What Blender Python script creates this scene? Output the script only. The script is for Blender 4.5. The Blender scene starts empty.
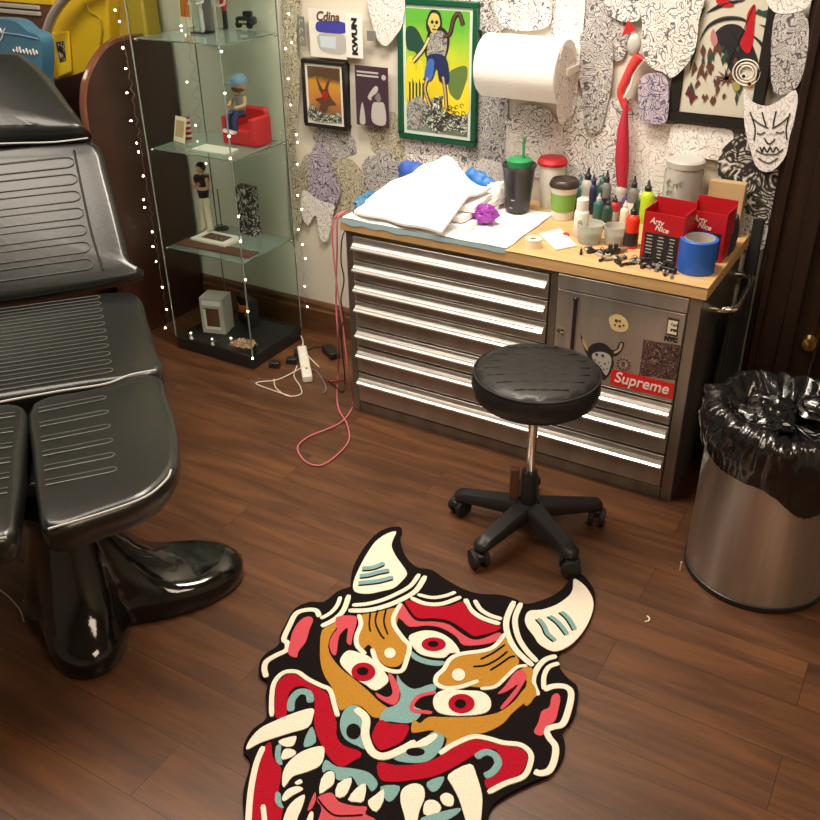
import bpy, bmesh, math, random
from mathutils import Vector, Matrix, noise, geometry
random.seed(7)
V = Vector
C = bpy.context.scene.collection
PI = math.pi
# ------------------------------------------------------------------ camera
CAM = V((0, 0, 1.7597)); FP = 924.1059
pit, yaw, rol = 0.5303, -0.5357, -0.0123
fw = V((math.sin(yaw)*math.cos(pit), math.cos(yaw)*math.cos(pit), -math.sin(pit)))
r0 = V((math.cos(yaw), -math.sin(yaw), 0)); u0 = r0.cross(fw)
rt = r0*math.cos(rol)+u0*math.sin(rol); up = -r0*math.sin(rol)+u0*math.cos(rol)
cd = bpy.data.cameras.new('camera'); co = bpy.data.objects.new('camera', cd); C.objects.link(co)
co.matrix_world = Matrix(((rt.x, up.x, -fw.x, CAM.x), (rt.y, up.y, -fw.y, CAM.y), (rt.z, up.z, -fw.z, CAM.z), (0, 0, 0, 1)))
cd.sensor_width = 36; cd.lens = FP/820*36; cd.clip_start = .05
bpy.context.scene.camera = co
def ray(x, y): return rt*((x-410)/FP)-up*((y-410)/FP)+fw
def az(x, y, z=0.):                       # point of the horizontal plane z
    d = ray(x, y); return CAM+d*((z-CAM.z)/d.z)
def ay(x, y, Y):                          # point of the plane parallel to the back wall
    d = ray(x, y); return CAM+d*(Y/d.y)
def ax(x, y, X):
    d = ray(x, y); return CAM+d*(X/d.x)
def ap(x, y, P, n):
    d = ray(x, y); return CAM+d*((P-CAM).dot(n)/d.dot(n))

# ------------------------------------------------------------------ materials
def mat(name, col, rough=.5, metal=0., **k):
    m = bpy.data.materials.new(name); m.use_nodes = True
    b = m.node_tree.nodes['Principled BSDF']
    b.inputs['Base Color'].default_value = (*col, 1); b.inputs['Roughness'].default_value = rough; b.inputs['Metallic'].default_value = metal
    if 'trans' in k: b.inputs['Transmission Weight'].default_value = k['trans']; b.inputs['IOR'].default_value = k.get('ior', 1.45)
    if 'emit' in k: b.inputs['Emission Color'].default_value = (*k.get('ecol', col), 1); b.inputs['Emission Strength'].default_value = k['emit']
    if 'coat' in k: b.inputs['Coat Weight'].default_value = k['coat']; b.inputs['Coat Roughness'].default_value = k.get('crough', .1)
    if 'sheen' in k: b.inputs['Sheen Weight'].default_value = k['sheen']
    if 'alpha' in k: b.inputs['Alpha'].default_value = k['alpha']
    if 'sss' in k: b.inputs['Subsurface Weight'].default_value = k['sss']; b.inputs['Subsurface Radius'].default_value = (.01, .01, .01)
    if 'bump' in k: bump(m, k['bump'], k.get('bs', .2), k.get('bscale', (1, 1, 1)))
    if 'mottle' in k: mottle(m, col, k['mottle'], k.get('ms', 4), k.get('mscale', (1, 1, 1)))
    return m
def N(m, t, **k):
    n = m.node_tree.nodes.new(t)
    for a, v in k.items(): setattr(n, a, v)
    return n
def L(m, a, b): m.node_tree.links.new(a, b)
def coords(m, scale=(1, 1, 1), rand=False, rotz=0.):
    t = N(m, 'ShaderNodeTexCoord'); mp = N(m, 'ShaderNodeMapping'); mp.inputs['Scale'].default_value = scale
    mp.inputs['Rotation'].default_value = (0, 0, rotz)
    L(m, t.outputs['Object'], mp.inputs['Vector'])
    if rand:
        oi = N(m, 'ShaderNodeObjectInfo'); mu = N(m, 'ShaderNodeMath', operation='MULTIPLY'); mu.inputs[1].default_value = 40
        L(m, oi.outputs['Random'], mu.inputs[0]); cx = N(m, 'ShaderNodeCombineXYZ')
        for i in range(3): L(m, mu.outputs[0], cx.inputs[i])
        L(m, cx.outputs[0], mp.inputs['Location'])
    return mp.outputs[0]
def bump(m, scale, strength, sc=(1, 1, 1)):
    n = N(m, 'ShaderNodeTexNoise'); n.inputs['Scale'].default_value = scale; n.inputs['Detail'].default_value = 4
    L(m, coords(m, sc), n.inputs['Vector'])
    b = N(m, 'ShaderNodeBump'); b.inputs['Strength'].default_value = strength; b.inputs['Distance'].default_value = .01
    L(m, n.outputs['Fac'], b.inputs['Height']); L(m, b.outputs[0], m.node_tree.nodes['Principled BSDF'].inputs['Normal'])
def ramp(m, stops, interp='LINEAR'):
    r = N(m, 'ShaderNodeValToRGB'); e = r.color_ramp.elements; r.color_ramp.interpolation = interp
    while len(e) > 1: e.remove(e[0])
    e[0].position = stops[0][0]; e[0].color = (*stops[0][1], 1)
    for p, c in stops[1:]:
        q = e.new(p); q.color = (*c, 1)
    return r
def mottle(m, col, amt, scale, sc):
    n = N(m, 'ShaderNodeTexNoise'); n.inputs['Scale'].default_value = scale; n.inputs['Detail'].default_value = 5
    L(m, coords(m, sc), n.inputs['Vector'])
    r = ramp(m, [(.3, tuple(c*(1-amt) for c in col)), (.7, tuple(min(1, c*(1+amt)) for c in col))])
    L(m, n.outputs['Fac'], r.inputs[0]); L(m, r.outputs[0], m.node_tree.nodes['Principled BSDF'].inputs['Base Color'])

def lineart(name, paper, ink, freq=9., scale=9., thin=.16, rough=.8):
    """flowing contour linework, as in inked stencils"""
    m = mat(name, paper, rough); b = m.node_tree.nodes['Principled BSDF']
    v = coords(m, (1, 1, 1), True)
    outs = []
    for k_, (sc_, fq) in enumerate(((scale, freq*1.5), (scale*2.1, freq*.8))):
        n1 = N(m, 'ShaderNodeTexNoise'); n1.inputs['Scale'].default_value = sc_; n1.inputs['Detail'].default_value = .8; n1.inputs['Distortion'].default_value = 1.6-k_
        L(m, v, n1.inputs['Vector'])
        mu = N(m, 'ShaderNodeMath', operation='MULTIPLY'); mu.inputs[1].default_value = fq; L(m, n1.outputs['Fac'], mu.inputs[0])
        fr = N(m, 'ShaderNodeMath', operation='PINGPONG'); fr.inputs[1].default_value = .5; L(m, mu.outputs[0], fr.inputs[0]); outs.append(fr.outputs[0])
    mn = N(m, 'ShaderNodeMath', operation='MINIMUM'); L(m, outs[0], mn.inputs[0]); L(m, outs[1], mn.inputs[1])
    r = ramp(m, [(0, ink), (thin*.3, ink), (thin*.85, paper)]); L(m, mn.outputs[0], r.inputs[0])
    L(m, r.outputs[0], b.inputs['Base Color'])
    return m

M = {}
M['steel'] = mat('brushed steel', (.52, .5, .46), .36, .82, mottle=.12, ms=9, mscale=(2, 2, .3), bump=60, bs=.05, bscale=(1, 1, 12))
M['dark_steel'] = mat('dark steel', (.3, .28, .25), .34, .8, mottle=.25, ms=6, mscale=(2, 2, .4))
M['handle'] = mat('bright aluminium', (.92, .91, .88), .3, .9)
M['groove'] = mat('shadow gap rubber', (.02, .02, .02), .6)
M['chrome'] = mat('chrome', (.75, .74, .72), .12, 1.)
M['can_steel'] = mat('satin bin steel', (.62, .59, .56), .3, .88, mottle=.22, ms=5, mscale=(3, 3, .25), bump=3, bs=.25, bscale=(5, 5, .3))
M['leather'] = mat('black vinyl upholstery', (.011, .013, .012), .3, 0, coat=.3, crough=.22, bump=70, bs=.06)
M['stool_vinyl'] = mat('stool vinyl', (.012, .012, .013), .42, bump=70, bs=.08)
M['gloss_black'] = mat('gloss black plastic', (.004, .004, .004), .1, coat=.3, crough=.04, bump=9, bs=.3)
M['black'] = mat('matt black plastic', (.014, .014, .015), .42)
M['soft_black'] = mat('black rubber', (.012, .012, .012), .7)
M['bag'] = mat('black bin liner', (.008, .008, .009), .18, coat=.5, crough=.12, bump=22, bs=.5)
M['stitch_glint'] = mat('stitched seam with painted glint', (.13, .14, .13), .28)  # pale grey paints the reflections along the stitched grooves of the black vinyl
M['piping'] = mat('grey piping', (.5, .5, .48), .4)
M['wood_top'] = mat('pale butcher block', (.66, .42, .19), .38, mottle=.16, ms=5, mscale=(1, 14, 14))
M['base_wood'] = mat('baseboard wood', (.13, .055, .025), .38, mottle=.3, ms=5, mscale=(1.5, 12, 12))
M['door_wood'] = mat('dark mahogany', (.018, .008, .005), .38, mottle=.3, ms=4, mscale=(10, 10, 1))
M['booth'] = mat('maroon laminate', (.05, .018, .012), .28, coat=.3)
M['wall'] = mat('warm white plaster', (.72, .68, .58), .75, bump=25, bs=.05)
M['wall_side'] = mat('grey green paint', (.34, .37, .31), .8)
M['wall_far'] = mat('room paint', (.5, .45, .37), .8)
M['ceiling'] = mat('ceiling paint', (.62, .58, .5), .9)
M['paper'] = mat('paper', (.86, .84, .8), .8)
M['towel'] = mat('paper towel', (.92, .91, .89), .85, bump=140, bs=.12)
M['glass'] = mat('clear case glass', (.9, .97, .94), .02, trans=1., ior=1.05)
M['shelf_glass'] = mat('green edge shelf glass', (.72, .85, .79), .05, trans=.85, ior=1.2)
M['glass_edge'] = mat('pale glass edge', (.35, .42, .38), .2, alpha=.55)
M['jar_glass'] = mat('frosted jar', (.75, .73, .68), .2, trans=.7, ior=1.1)
M['bulb'] = mat('fairy bulb', (1, .86, .62), .3, emit=26, ecol=(1, .82, .55))
M['wire'] = mat('clear fairy wire', (.12, .1, .08), .5)
M['blue_pad'] = mat('pale blue absorbent film', (.4, .62, .72), .45)
M['blue_plastic'] = mat('blue nitrile', (.05, .13, .55), .35)
M['blue_bag'] = mat('blue film bag', (.06, .2, .4), .3, bump=40, bs=.6)
M['purple'] = mat('purple nitrile', (.33, .05, .42), .35)
M['pink_cord'] = mat('pink rubber tube', (.62, .17, .2), .4)
M['white_cord'] = mat('white cord', (.72, .66, .55), .45)
M['white_plastic'] = mat('white plastic', (.8, .78, .7), .35)
M['cream'] = mat('cream', (.84, .76, .6), .6)
M['green_frame'] = mat('green painted frame', (.01, .085, .045), .3)
M['black_frame'] = mat('black frame wood', (.018, .017, .016), .3)
M['mat_mint'] = mat('pale mint mount', (.62, .74, .64), .7)
M['mat_white'] = mat('white mount', (.8, .78, .7), .7)
def flat(n, c, r=.5): 
    if n not in M: M[n] = mat(n, c, r)
    return M[n]
for n, c in dict(red=(.55, .02, .025), crimson=(.5, .01, .02), yellow=(.8, .55, .02), mustard=(.55, .38, .04), orange=(.7, .2, .02), green=(.03, .3, .1), lime=(.5, .7, .02), teal=(.03, .14, .12), navy=(.02, .03, .1), blue=(.02, .12, .55), pale_blue=(.18, .3, .45), steel_blue=(.05, .16, .26), skin=(.6, .33, .18), kraft=(.55, .38, .2), grey=(.2, .2, .19), light_grey=(.5, .49, .46), dark_green=(.02, .07, .05), brown=(.12, .05, .03), gold=(.75, .6, .3), ink=(.02, .02, .025), mint=(.3, .6, .45), poster_purple=(.06, .03, .05), grape=(.12, .08, .2)).items():
    flat(n, c, .45)
M['sten1'] = lineart('fine stencil linework', (.84, .82, .79), (.12, .11, .12), 9, 12, .15)
M['sten2'] = lineart('dense stencil linework', (.62, .6, .58), (.09, .085, .1), 11, 15, .22)
M['sten3'] = lineart('bold black linework', (.78, .74, .66), (.02, .018, .016), 8, 9, .5)
M['sten4'] = lineart('lilac stencil linework', (.55, .5, .58), (.08, .06, .14), 10, 13, .22)
M['sten5'] = lineart('khaki stencil linework', (.62, .58, .44), (.16, .14, .08), 11, 14, .2)
M['sten6'] = lineart('faint stencil linework', (.86, .84, .8), (.4, .38, .38), 9, 12, .12)
M['sten7'] = lineart('sparse stencil linework', (.86, .84, .82), (.45, .43, .44), 6, 16, .1)
M['cans'] = lineart('grey jar linework', (.4, .39, .36), (.1, .1, .1), 8, 16, .2)
M['bones'] = lineart('pile of skulls drawing', (.75, .78, .66), (.04, .05, .04), 7, 17, .45)
M['dark_art'] = lineart('dark engraved art', (.045, .02, .016), (.34, .2, .16), 6, 20, .1)

def floor_mat():
    m = mat('walnut plank floor', (.2, .08, .03), .3); b = m.node_tree.nodes['Principled BSDF']
    v = coords(m)
    br = N(m, 'ShaderNodeTexBrick'); L(m, v, br.inputs['Vector'])
    br.inputs['Color1'].default_value = (0, 0, 0, 1); br.inputs['Color2'].default_value = (1, 1, 1, 1); br.inputs['Mortar'].default_value = (0, 0, 0, 1)
    br.inputs['Scale'].default_value = 1; br.inputs['Mortar Size'].default_value = .0012; br.inputs['Brick Width'].default_value = 1.22; br.inputs['Row Height'].default_value = .165
    br.inputs['Mortar Smooth'].default_value = .3
    br.offset = .37; br.offset_frequency = 2
    n = N(m, 'ShaderNodeTexNoise'); n.inputs['Scale'].default_value = 3.5; n.inputs['Detail'].default_value = 7; n.inputs['Roughness'].default_value = .62; n.inputs['Distortion'].default_value = .6
    mp = N(m, 'ShaderNodeMapping'); mp.inputs['Scale'].default_value = (.6, 5, 1); L(m, v, mp.inputs['Vector'])
    ad = N(m, 'ShaderNodeVectorMath', operation='ADD'); L(m, mp.outputs[0], ad.inputs[0])
    sc = N(m, 'ShaderNodeVectorMath', operation='SCALE'); sc.inputs['Scale'].default_value = 13; L(m, br.outputs['Color'], sc.inputs[0]); L(m, sc.outputs[0], ad.inputs[1])
    L(m, ad.outputs[0], n.inputs['Vector'])
    r = ramp(m, [(.25, (.05, .021, .010)), (.45, (.094, .040, .018)), (.6, (.142, .061, .026)), (.8, (.2, .088, .036))]); L(m, n.outputs['Fac'], r.inputs[0])
    tone = N(m, 'ShaderNodeMix', data_type='RGBA', blend_type='MULTIPLY'); tone.inputs['Factor'].default_value = 1
    r2 = ramp(m, [(0, (.84, .82, .82)), (1, (1.08, 1.05, 1.0))]); L(m, br.outputs['Color'], r2.inputs[0])
    L(m, r.outputs[0], tone.inputs['A']); L(m, r2.outputs[0], tone.inputs['B'])
    mor = N(m, 'ShaderNodeMix', data_type='RGBA'); L(m, br.outputs['Fac'], mor.inputs['Factor']); L(m, tone.outputs['Result'], mor.inputs['A']); mor.inputs['B'].default_value = (.035, .015, .008, 1)
    L(m, mor.outputs['Result'], b.inputs['Base Color'])
    rr = ramp(m, [(.3, (.42,)*3), (.8, (.3,)*3)]); L(m, n.outputs['Fac'], rr.inputs[0]); L(m, rr.outputs[0], b.inputs['Roughness'])
    bp = N(m, 'ShaderNodeBump'); bp.inputs['Strength'].default_value = .25; bp.inputs['Distance'].default_value = .004
    L(m, n.outputs['Fac'], bp.inputs['Height']); L(m, bp.outputs[0], b.inputs['Normal'])
    return m
M['floor'] = floor_mat()
def pile(name, col):
    m = mat(name, col, 1., bump=260, bs=.55); m.node_tree.nodes['Principled BSDF'].inputs['Specular IOR Level'].default_value = .12; return m
RUG = [pile('black pile', (.010, .007, .007)), pile('cream pile', (.9, .84, .7)), pile('red pile', (.45, .008, .025)), pile('pink pile', (.66, .09, .12)),
       pile('ochre pile', (.52, .25, .035)), pile('teal pile', (.23, .42, .42))]

# ------------------------------------------------------------------ mesh builder
class MB:
    def __init__(s): s.v = []; s.f = []; s.mi = []
    def add(s, vs, fs, mi=0):
        o = len(s.v); s.v += [V(p) for p in vs]
        for f in fs: s.f.append([i+o for i in f]); s.mi.append(mi)
        return s
    def box(s, lo, hi, mi=0, rz=0., piv=None, M4=None):
        x0, y0, z0 = lo; x1, y1, z1 = hi
        vs = [V(p) for p in ((x0, y0, z0), (x1, y0, z0), (x1, y1, z0), (x0, y1, z0), (x0, y0, z1), (x1, y0, z1), (x1, y1, z1), (x0, y1, z1))]
        if rz:
            c = V(piv) if piv else (V(lo)+V(hi))/2; R = Matrix.Rotation(rz, 3, 'Z'); vs = [R@(p-c)+c for p in vs]
        if M4: vs = [M4@p for p in vs]
        return s.add(vs, [(0, 3, 2, 1), (4, 5, 6, 7), (0, 1, 5, 4), (1, 2, 6, 5), (2, 3, 7, 6), (3, 0, 4, 7)], mi)
    def rings(s, rs, mi=0, cap0=True, cap1=True, closed=False):
        n = len(rs[0]); vs = [p for r in rs for p in r]; fs = []
        for k in range(len(rs)-1 + (1 if closed else 0)):
            a = k*n; b = ((k+1) % len(rs))*n
            for i in range(n): j = (i+1) % n; fs.append((a+i, a+j, b+j, b+i))
        if not closed:
            if cap0: fs.append(tuple(range(n-1, -1, -1)))
            if cap1: fs.append(tuple(range((len(rs)-1)*n, len(rs)*n)))
        return s.add(vs, fs, mi)
    def lathe(s, prof, c, n=32, mi=0, ax=V((0, 0, 1)), cap0=True, cap1=True, wob=None):
        ax = V(ax).normalized(); t = V((1, 0, 0)) if abs(ax.x) < .9 else V((0, 1, 0)); a = (t-ax*t.dot(ax)).normalized(); b = ax.cross(a); c = V(c)
        rs = []
        for k, (r, z) in enumerate(prof):
            ring = []
            for i in range(n):
                th = 2*PI*i/n; rr, zz = (wob(k, th, r, z) if wob else (r, z))
                ring.append(c+ax*zz+(a*math.cos(th)+b*math.sin(th))*max(rr, 1e-4))
            rs.append(ring)
        return s.rings(rs, mi, cap0, cap1)
    def cyl(s, p0, p1, r0, r1=None, n=16, mi=0):
        p0 = V(p0); p1 = V(p1); d = p1-p0
        return s.lathe([(r0, 0), (r0 if r1 is None else r1, d.length)], p0, n, mi, d)
    def tube(s, pts, r, n=8, mi=0, closed=False, flat_n=None, flat_h=1.):
        pts = [V(p) for p in pts]; rs = []; N_ = len(pts)
        t0 = (pts[1]-pts[0]).normalized(); a = t0.orthogonal().normalized()
        for i, p in enumerate(pts):
            t = (pts[(i+1) % N_]-pts[i-1]) if closed else (pts[min(i+1, N_-1)]-pts[max(i-1, 0)])
            t.normalize(); a = (a-t*a.dot(t)).normalized(); b = t.cross(a)
            rr = r(i/(N_-1)) if callable(r) else r
            ring = [(a*math.cos(2*PI*k/n)+b*math.sin(2*PI*k/n))*rr for k in range(n)]
            if flat_n is not None: ring = [q-flat_n*q.dot(flat_n)*(1-flat_h) for q in ring]
            rs.append([p+q for q in ring])
        return s.rings(rs, mi, closed=closed)
    def ball(s, c, r, sc=(1, 1, 1), n=16, m=10, mi=0, fn=None):
        c = V(c); rs = []
        for k in range(1, m):
            ph = PI*k/m; ring = []
            for i in range(n):
                th = 2*PI*i/n; d = V((math.sin(ph)*math.cos(th), math.sin(ph)*math.sin(th), -math.cos(ph)))
                q = r*(fn(d) if fn else 1); ring.append(c+V((d.x*sc[0], d.y*sc[1], d.z*sc[2]))*q)
            rs.append(ring)
        return s.rings(rs, mi)
    def poly(s, pts, ex, mi=0):           # concave outline extruded by vector ex
        pts = [V(p) for p in pts]; ex = V(ex); n = len(pts)
        tr = geometry.tessellate_polygon([pts])
        vs = pts+[p+ex for p in pts]
        fs = [tuple(t) for t in tr]+[tuple(i+n for i in reversed(t)) for t in tr]+[(i, (i+1) % n, (i+1) % n+n, i+n) for i in range(n)]
        return s.add(vs, fs, mi)
    def grid(s, fn, nx, ny, th=.0, mi=0):
        vs = [fn(i/nx, j/ny) for j in range(ny+1) for i in range(nx+1)]
        fs = [(j*(nx+1)+i, j*(nx+1)+i+1, (j+1)*(nx+1)+i+1, (j+1)*(nx+1)+i) for j in range(ny) for i in range(nx)]
        s.add(vs, fs, mi)
        if th:
            vs2 = [p-V((0, 0, th)) for p in vs]; s.add(vs2, [f[::-1] for f in fs], mi)
            o = len(s.v)-2*len(vs); n = len(vs); rim = [i for i in range(nx+1)]+[j*(nx+1)+nx for j in range(1, ny+1)]+[ny*(nx+1)+i for i in range(nx-1, -1, -1)]+[j*(nx+1) for j in range(ny-1, 0, -1)]
            for a, b in zip(rim, rim[1:]+rim[:1]): s.f.append([o+b, o+a, o+n+a, o+n+b]); s.mi.append(mi)
        return s
    def build(s, name, mats, parent=None, smooth=True, bevel=0., seg=2, ang=38, origin=None, fixn=True):
        me = bpy.data.meshes.new(name)
        if parent is not None: org = ORG[parent.name]
        elif origin is not None: org = V(origin)
        else:
            lo = V([min(p[i] for p in s.v) for i in range(3)]); hi = V([max(p[i] for p in s.v) for i in range(3)]); org = V(((lo.x+hi.x)/2, (lo.y+hi.y)/2, lo.z))
        me.from_pydata([tuple(p-org) for p in s.v], [], s.f)
        for m in (mats if isinstance(mats, (list, tuple)) else [mats]): me.materials.append(m)
        for p, i in zip(me.polygons, s.mi): p.material_index = i
        bm = bmesh.new(); bm.from_mesh(me)
        bmesh.ops.remove_doubles(bm, verts=bm.verts, dist=1e-5)
        if fixn: bmesh.ops.recalc_face_normals(bm, faces=bm.faces)
        for f in bm.faces: f.smooth = smooth
        for e in bm.edges:
            if len(e.link_faces) == 2 and e.calc_face_angle(0) > math.radians(ang): e.smooth = False
        bm.to_mesh(me); bm.free()
        o = bpy.data.objects.new(name, me); C.objects.link(o)
        if parent is not None: o.parent = parent
        else: o.location = org
        ORG[o.name] = org
        if bevel:
            b = o.modifiers.new('bevel', 'BEVEL'); b.width = bevel; b.segments = seg; b.limit_method = 'ANGLE'; b.angle_limit = math.radians(40)
        return o
ORG = {}
def tag(o, label, cat, group=None, kind=None):
    o['label'] = label; o['category'] = cat
    if group: o['group'] = group
    if kind: o['kind'] = kind
    return o
def thing(name, label, cat, loc, group=None):
    o = bpy.data.objects.new(name, None); C.objects.link(o); o.location = loc; o.empty_display_size = .05; ORG[o.name] = V(loc)
    return tag(o, label, cat, group)
def struct(o): o['kind'] = 'structure'; return o
def text_mesh(txt, size, ext=.0004, shear=0., bold=0.):
    cu = bpy.data.curves.new('lettering', 'FONT'); cu.body = txt; cu.size = size; cu.extrude = ext; cu.shear = shear; cu.offset = bold; cu.align_x = 'CENTER'; cu.align_y = 'CENTER'
    o = bpy.data.objects.new('lettering', cu); C.objects.link(o); dg = bpy.context.evaluated_depsgraph_get(); dg.update()
    me = bpy.data.meshes.new_from_object(o.evaluated_get(dg)); bpy.data.objects.remove(o); bpy.data.curves.remove(cu)
    vs = [v.co.copy() for v in me.vertices]; fs = [tuple(p.vertices) for p in me.polygons]; bpy.data.meshes.remove(me); return vs, fs
def text(mb, txt, size, c, right, upv, mi=0, w=None, **k):
    """lettering laid on a surface; w = wanted width"""
    vs, fs = text_mesh(txt, size, **k); x0 = min(v.x for v in vs); x1 = max(v.x for v in vs)
    sx = w/(x1-x0) if w else 1; mx = (x0+x1)/2; r = V(right).normalized(); u = V(upv).normalized(); n = r.cross(u); c = V(c)
    mb.add([c+r*((v.x-mx)*sx)+u*v.y+n*(v.z+.0006) for v in vs], fs, mi); return mb
def smooth_curve(pts, closed=True, k=4):
    pts = [V(p) for p in pts]; n = len(pts); out = []
    rng = range(n) if closed else range(n-1)
    for i in rng:
        g = (lambda j: pts[j % n]) if closed else (lambda j: pts[max(0, min(n-1, j))])
        p0, p1, p2, p3 = g(i-1), g(i), g(i+1), g(i+2)
        for s in range(k):
            t = s/k; out.append(.5*((2*p1)+(p2-p0)*t+(2*p0-5*p1+4*p2-p3)*t*t+(3*p1-p0-3*p2+p3)*t**3))
    if not closed: out.append(pts[-1])
    return out
def nz(p, s=1., seed=0.): return noise.noise(V(p)*s+V((seed, seed*1.7, -seed)))

# ------------------------------------------------------------------ room shell
WY = 2.99
XL, XR, YB, H = -4.6, 1.7, -1.6, 2.65
struct(MB().box((XL, YB, -.05), (XR, 4.2, 0)).build('floor', M['floor'], origin=(0, 0, 0)))
struct(MB().box((XL, YB, H), (XR, 4.2, H+.05)).build('ceiling', M['ceiling']))
struct(MB().box((-4.6, WY, 0), (-.45, WY+.12, H)).box((.55, WY, 0), (XR, WY+.12, H)).box((-.45, WY, 2.1), (.55, WY+.12, H)).build('wall_back', M['wall']))
struct(MB().box((XL-.1, YB, 0), (XL, 4.2, H)).build('wall_left', M['wall_far']))
struct(MB().box((XR, YB, 0), (XR+.1, 4.2, H)).build('wall_right', M['wall_far']))
struct(MB().box((XL, YB-.1, 0), (XR, YB, H)).build('wall_front', M['wall_far']))
bb = MB()
prof = [(0, 0), (.017, 0), (.017, .1), (.012, .108), (.012, .126), (.006, .136), (0, .142)]
for x0, x1 in ((-4.55, -.455),):
    ring = [[V((x, WY-d, z)) for d, z in prof] for x in (x0, x1)]
    bb.rings(ring)
struct(bb.build('baseboard_back', M['base_wood'], smooth=False))
# dark wooden door case at the right, its door and brass knob
tr = MB().box((-.445, WY-.035, 0), (-.24, WY, 2.1)).box((-.43, WY-.05, 0), (-.405, WY-.035, 2.1)).box((-.345, WY-.055, 0), (-.30, WY-.035, 2.1)).box((.41, WY-.035, 0), (.55, WY, 2.1)).box((-.445, WY-.035, 2.1), (.55, WY, 2.24))
struct(tr.build('trim_1', M['door_wood'], bevel=.004))
dr = struct(MB().box((-.239, WY+.02, .005), (.409, WY+.06, 2.098)).box((-.1, WY+.008, .2), (.3, WY+.02, .9)).build('door_1', M['door_wood'], bevel=.004))
kb = MB(); kp = ay(812, 338, WY-.0)
kb.cyl((kp.x, WY+.02, kp.z), (kp.x, WY-.03, kp.z), .011).lathe([(.0, 0), (.02, .004), (.028, .014), (.022, .028), (0, .034)], (kp.x, WY-.03, kp.z), 20, 0, (0, -1, 0)).box((kp.x-.02, WY+.012, kp.z-.09), (kp.x+.02, WY+.021, kp.z+.06))
kb.build('door_knob', mat('brass', (.7, .5, .18), .25, 1.), dr)

# ------------------------------------------------------------------ steel tool cabinet
CX0, CX1, CF, CB, CH = -1.7229, -.5130, 2.4875, 2.962, .7047
cab = thing('tool_cabinet', 'wide brushed steel tool cabinet with long drawers and a stickered door', 'cabinet', ((CX0+CX1)/2, (CF+CB)/2, 0))
b = MB().box((CX0, CF+.02, .0), (CX1, CB, CH)).box((CX0, CF, .0), (CX0+.03, CF+.02, CH)).box((CX1-.035, CF, .0), (CX1, CF+.02, CH)).box((CX0+.03, CF, .69), (CX1-.035, CF+.02, CH)).box((-.972, CF+.002, .36), (-.947, CF+.02, .69)).box((CX0+.03, CF, 0), (CX1-.035, CF+.02, .04))
b.build('body', M['dark_steel'], cab, bevel=.002)
def drawer(x0, x1, z0, z1, hz):
    o = MB().box((x0, CF-.006, z0), (x1, CF+.018, z1)).build('drawer', M['steel'], cab, bevel=.003)
    # rolled aluminium pull running the whole width
    prof = [(0, .010), (-.008, .0085), (-.0115, .004), (-.012, .001), (-.0155, .0015), (-.022, -.003), (-.0225, -.0085), (-.017, -.0095), (-.015, -.004), (-.008, .002), (0, .002)]
    h = MB().rings([[V((x, CF-.006+d, hz+z)) for d, z in prof] for x in (x0+.004, x1-.004)])
    h.build('drawer_handle', M['handle'], o, ang=25)
    return o
XA, XB_, XC = -1.692, -.975, -.55
zs = [.69, .602, .527, .452, .352]
for i, hz in enumerate((.655, .575, .50, .425)):
    drawer(XA, XB_, zs[i+1]+.003, zs[i]-.002, hz)
for z1, z0, hz in ((.350, .275, .325), (.272, .168, .246), (.165, .043, .135)):
    drawer(XA, XC, z0+.003, z1-.002, hz)
door = MB().box((-.943, CF-.008, .356), (XC, CF+.018, .650)).build('door', M['steel'], cab, bevel=.003)
MB().box((-.943, CF-.012, .654), (XC+.003, CF+.016, .700)).build('door_rail', M['steel'], cab, bevel=.002)
MB().box((-.886, CF-.016, .372), (-.876, CF-.008, .63)).ball((-.881, CF-.014, .63), .009).build('door_pull', M['black'], door, bevel=.002)
MB().lathe([(.012, 0), (.012, .004), (.008, .006), (.0, .006)], (-.922, CF-.008, .512), 18, 0, (0, -1, 0)).box((-.9235, CF-.0155, .506), (-.9205, CF-.0138, .518)).build('door_lock', M['chrome'], door)
# stickers on the door
SY = CF-.0085
def spx(x, y): p = ay(x, y, SY); return p
def sticker(outline, name, m, label=None, dy=0., k=4, sm=True):
    pts = [ay(x, y, SY-dy) for x, y in outline]
    if sm: pts = smooth_curve(pts, True, k)
    o = MB().poly(pts, (0, -.0004, 0)).build(name, m, door, smooth=False); 
    if label: o['label'] = label
    return o
Z = lambda pts, ox, oy, s: [(ox+x/s, oy+y/s) for x, y in pts]
Z5 = lambda pts: Z(pts, 560, 290, 5.857)
st = sticker(Z5([(290, 160), (330, 142), (375, 160), (400, 200), (390, 235), (350, 245), (310, 230), (290, 195)]), 'round_sticker', M['gold'], 'pale gold round sticker with a skull-like drawing')
sm_ = MB()
for x, y, r in ((330, 180, 11), (350, 182, 8), (322, 205, 7), (350, 212, 9), (372, 208, 7)):
    p = ay(560+x/5.857, 290+y/5.857, SY-.0006); sm_.lathe([(r/5.857*.0029, 0), (r/5.857*.0029, .0004)], p, 10, 0, (0, -1, 0))
sm_.build('round_sticker_drawing', M['brown'], door)
hs = sticker(Z5([(120, 255), (135, 290), (160, 340), (185, 320), (230, 308), (270, 320), (305, 350), (330, 345), (350, 305), (375, 310), (365, 350), (335, 385), (310, 392), (315, 430), (300, 480), (255, 530), (240, 480), (195, 420), (160, 385), (130, 310)]), 'horned_sticker', M['ink'], 'black horned mask sticker with a grey face')
sticker(Z5([(190, 375), (230, 362), (275, 372), (300, 400), (295, 450), (270, 500), (235, 450), (195, 410)]), 'horned_sticker_face', M['light_grey'], dy=.0006)
sticker(Z5([(135, 285), (165, 345), (155, 352), (132, 310)]), 'horned_sticker_horn', M['kraft'], dy=.0006)
sticker(Z5([(355, 312), (366, 318), (355, 350), (325, 372), (315, 362), (342, 345)]), 'horned_sticker_horn', M['kraft'], dy=.0006)
fm = MB()
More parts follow.
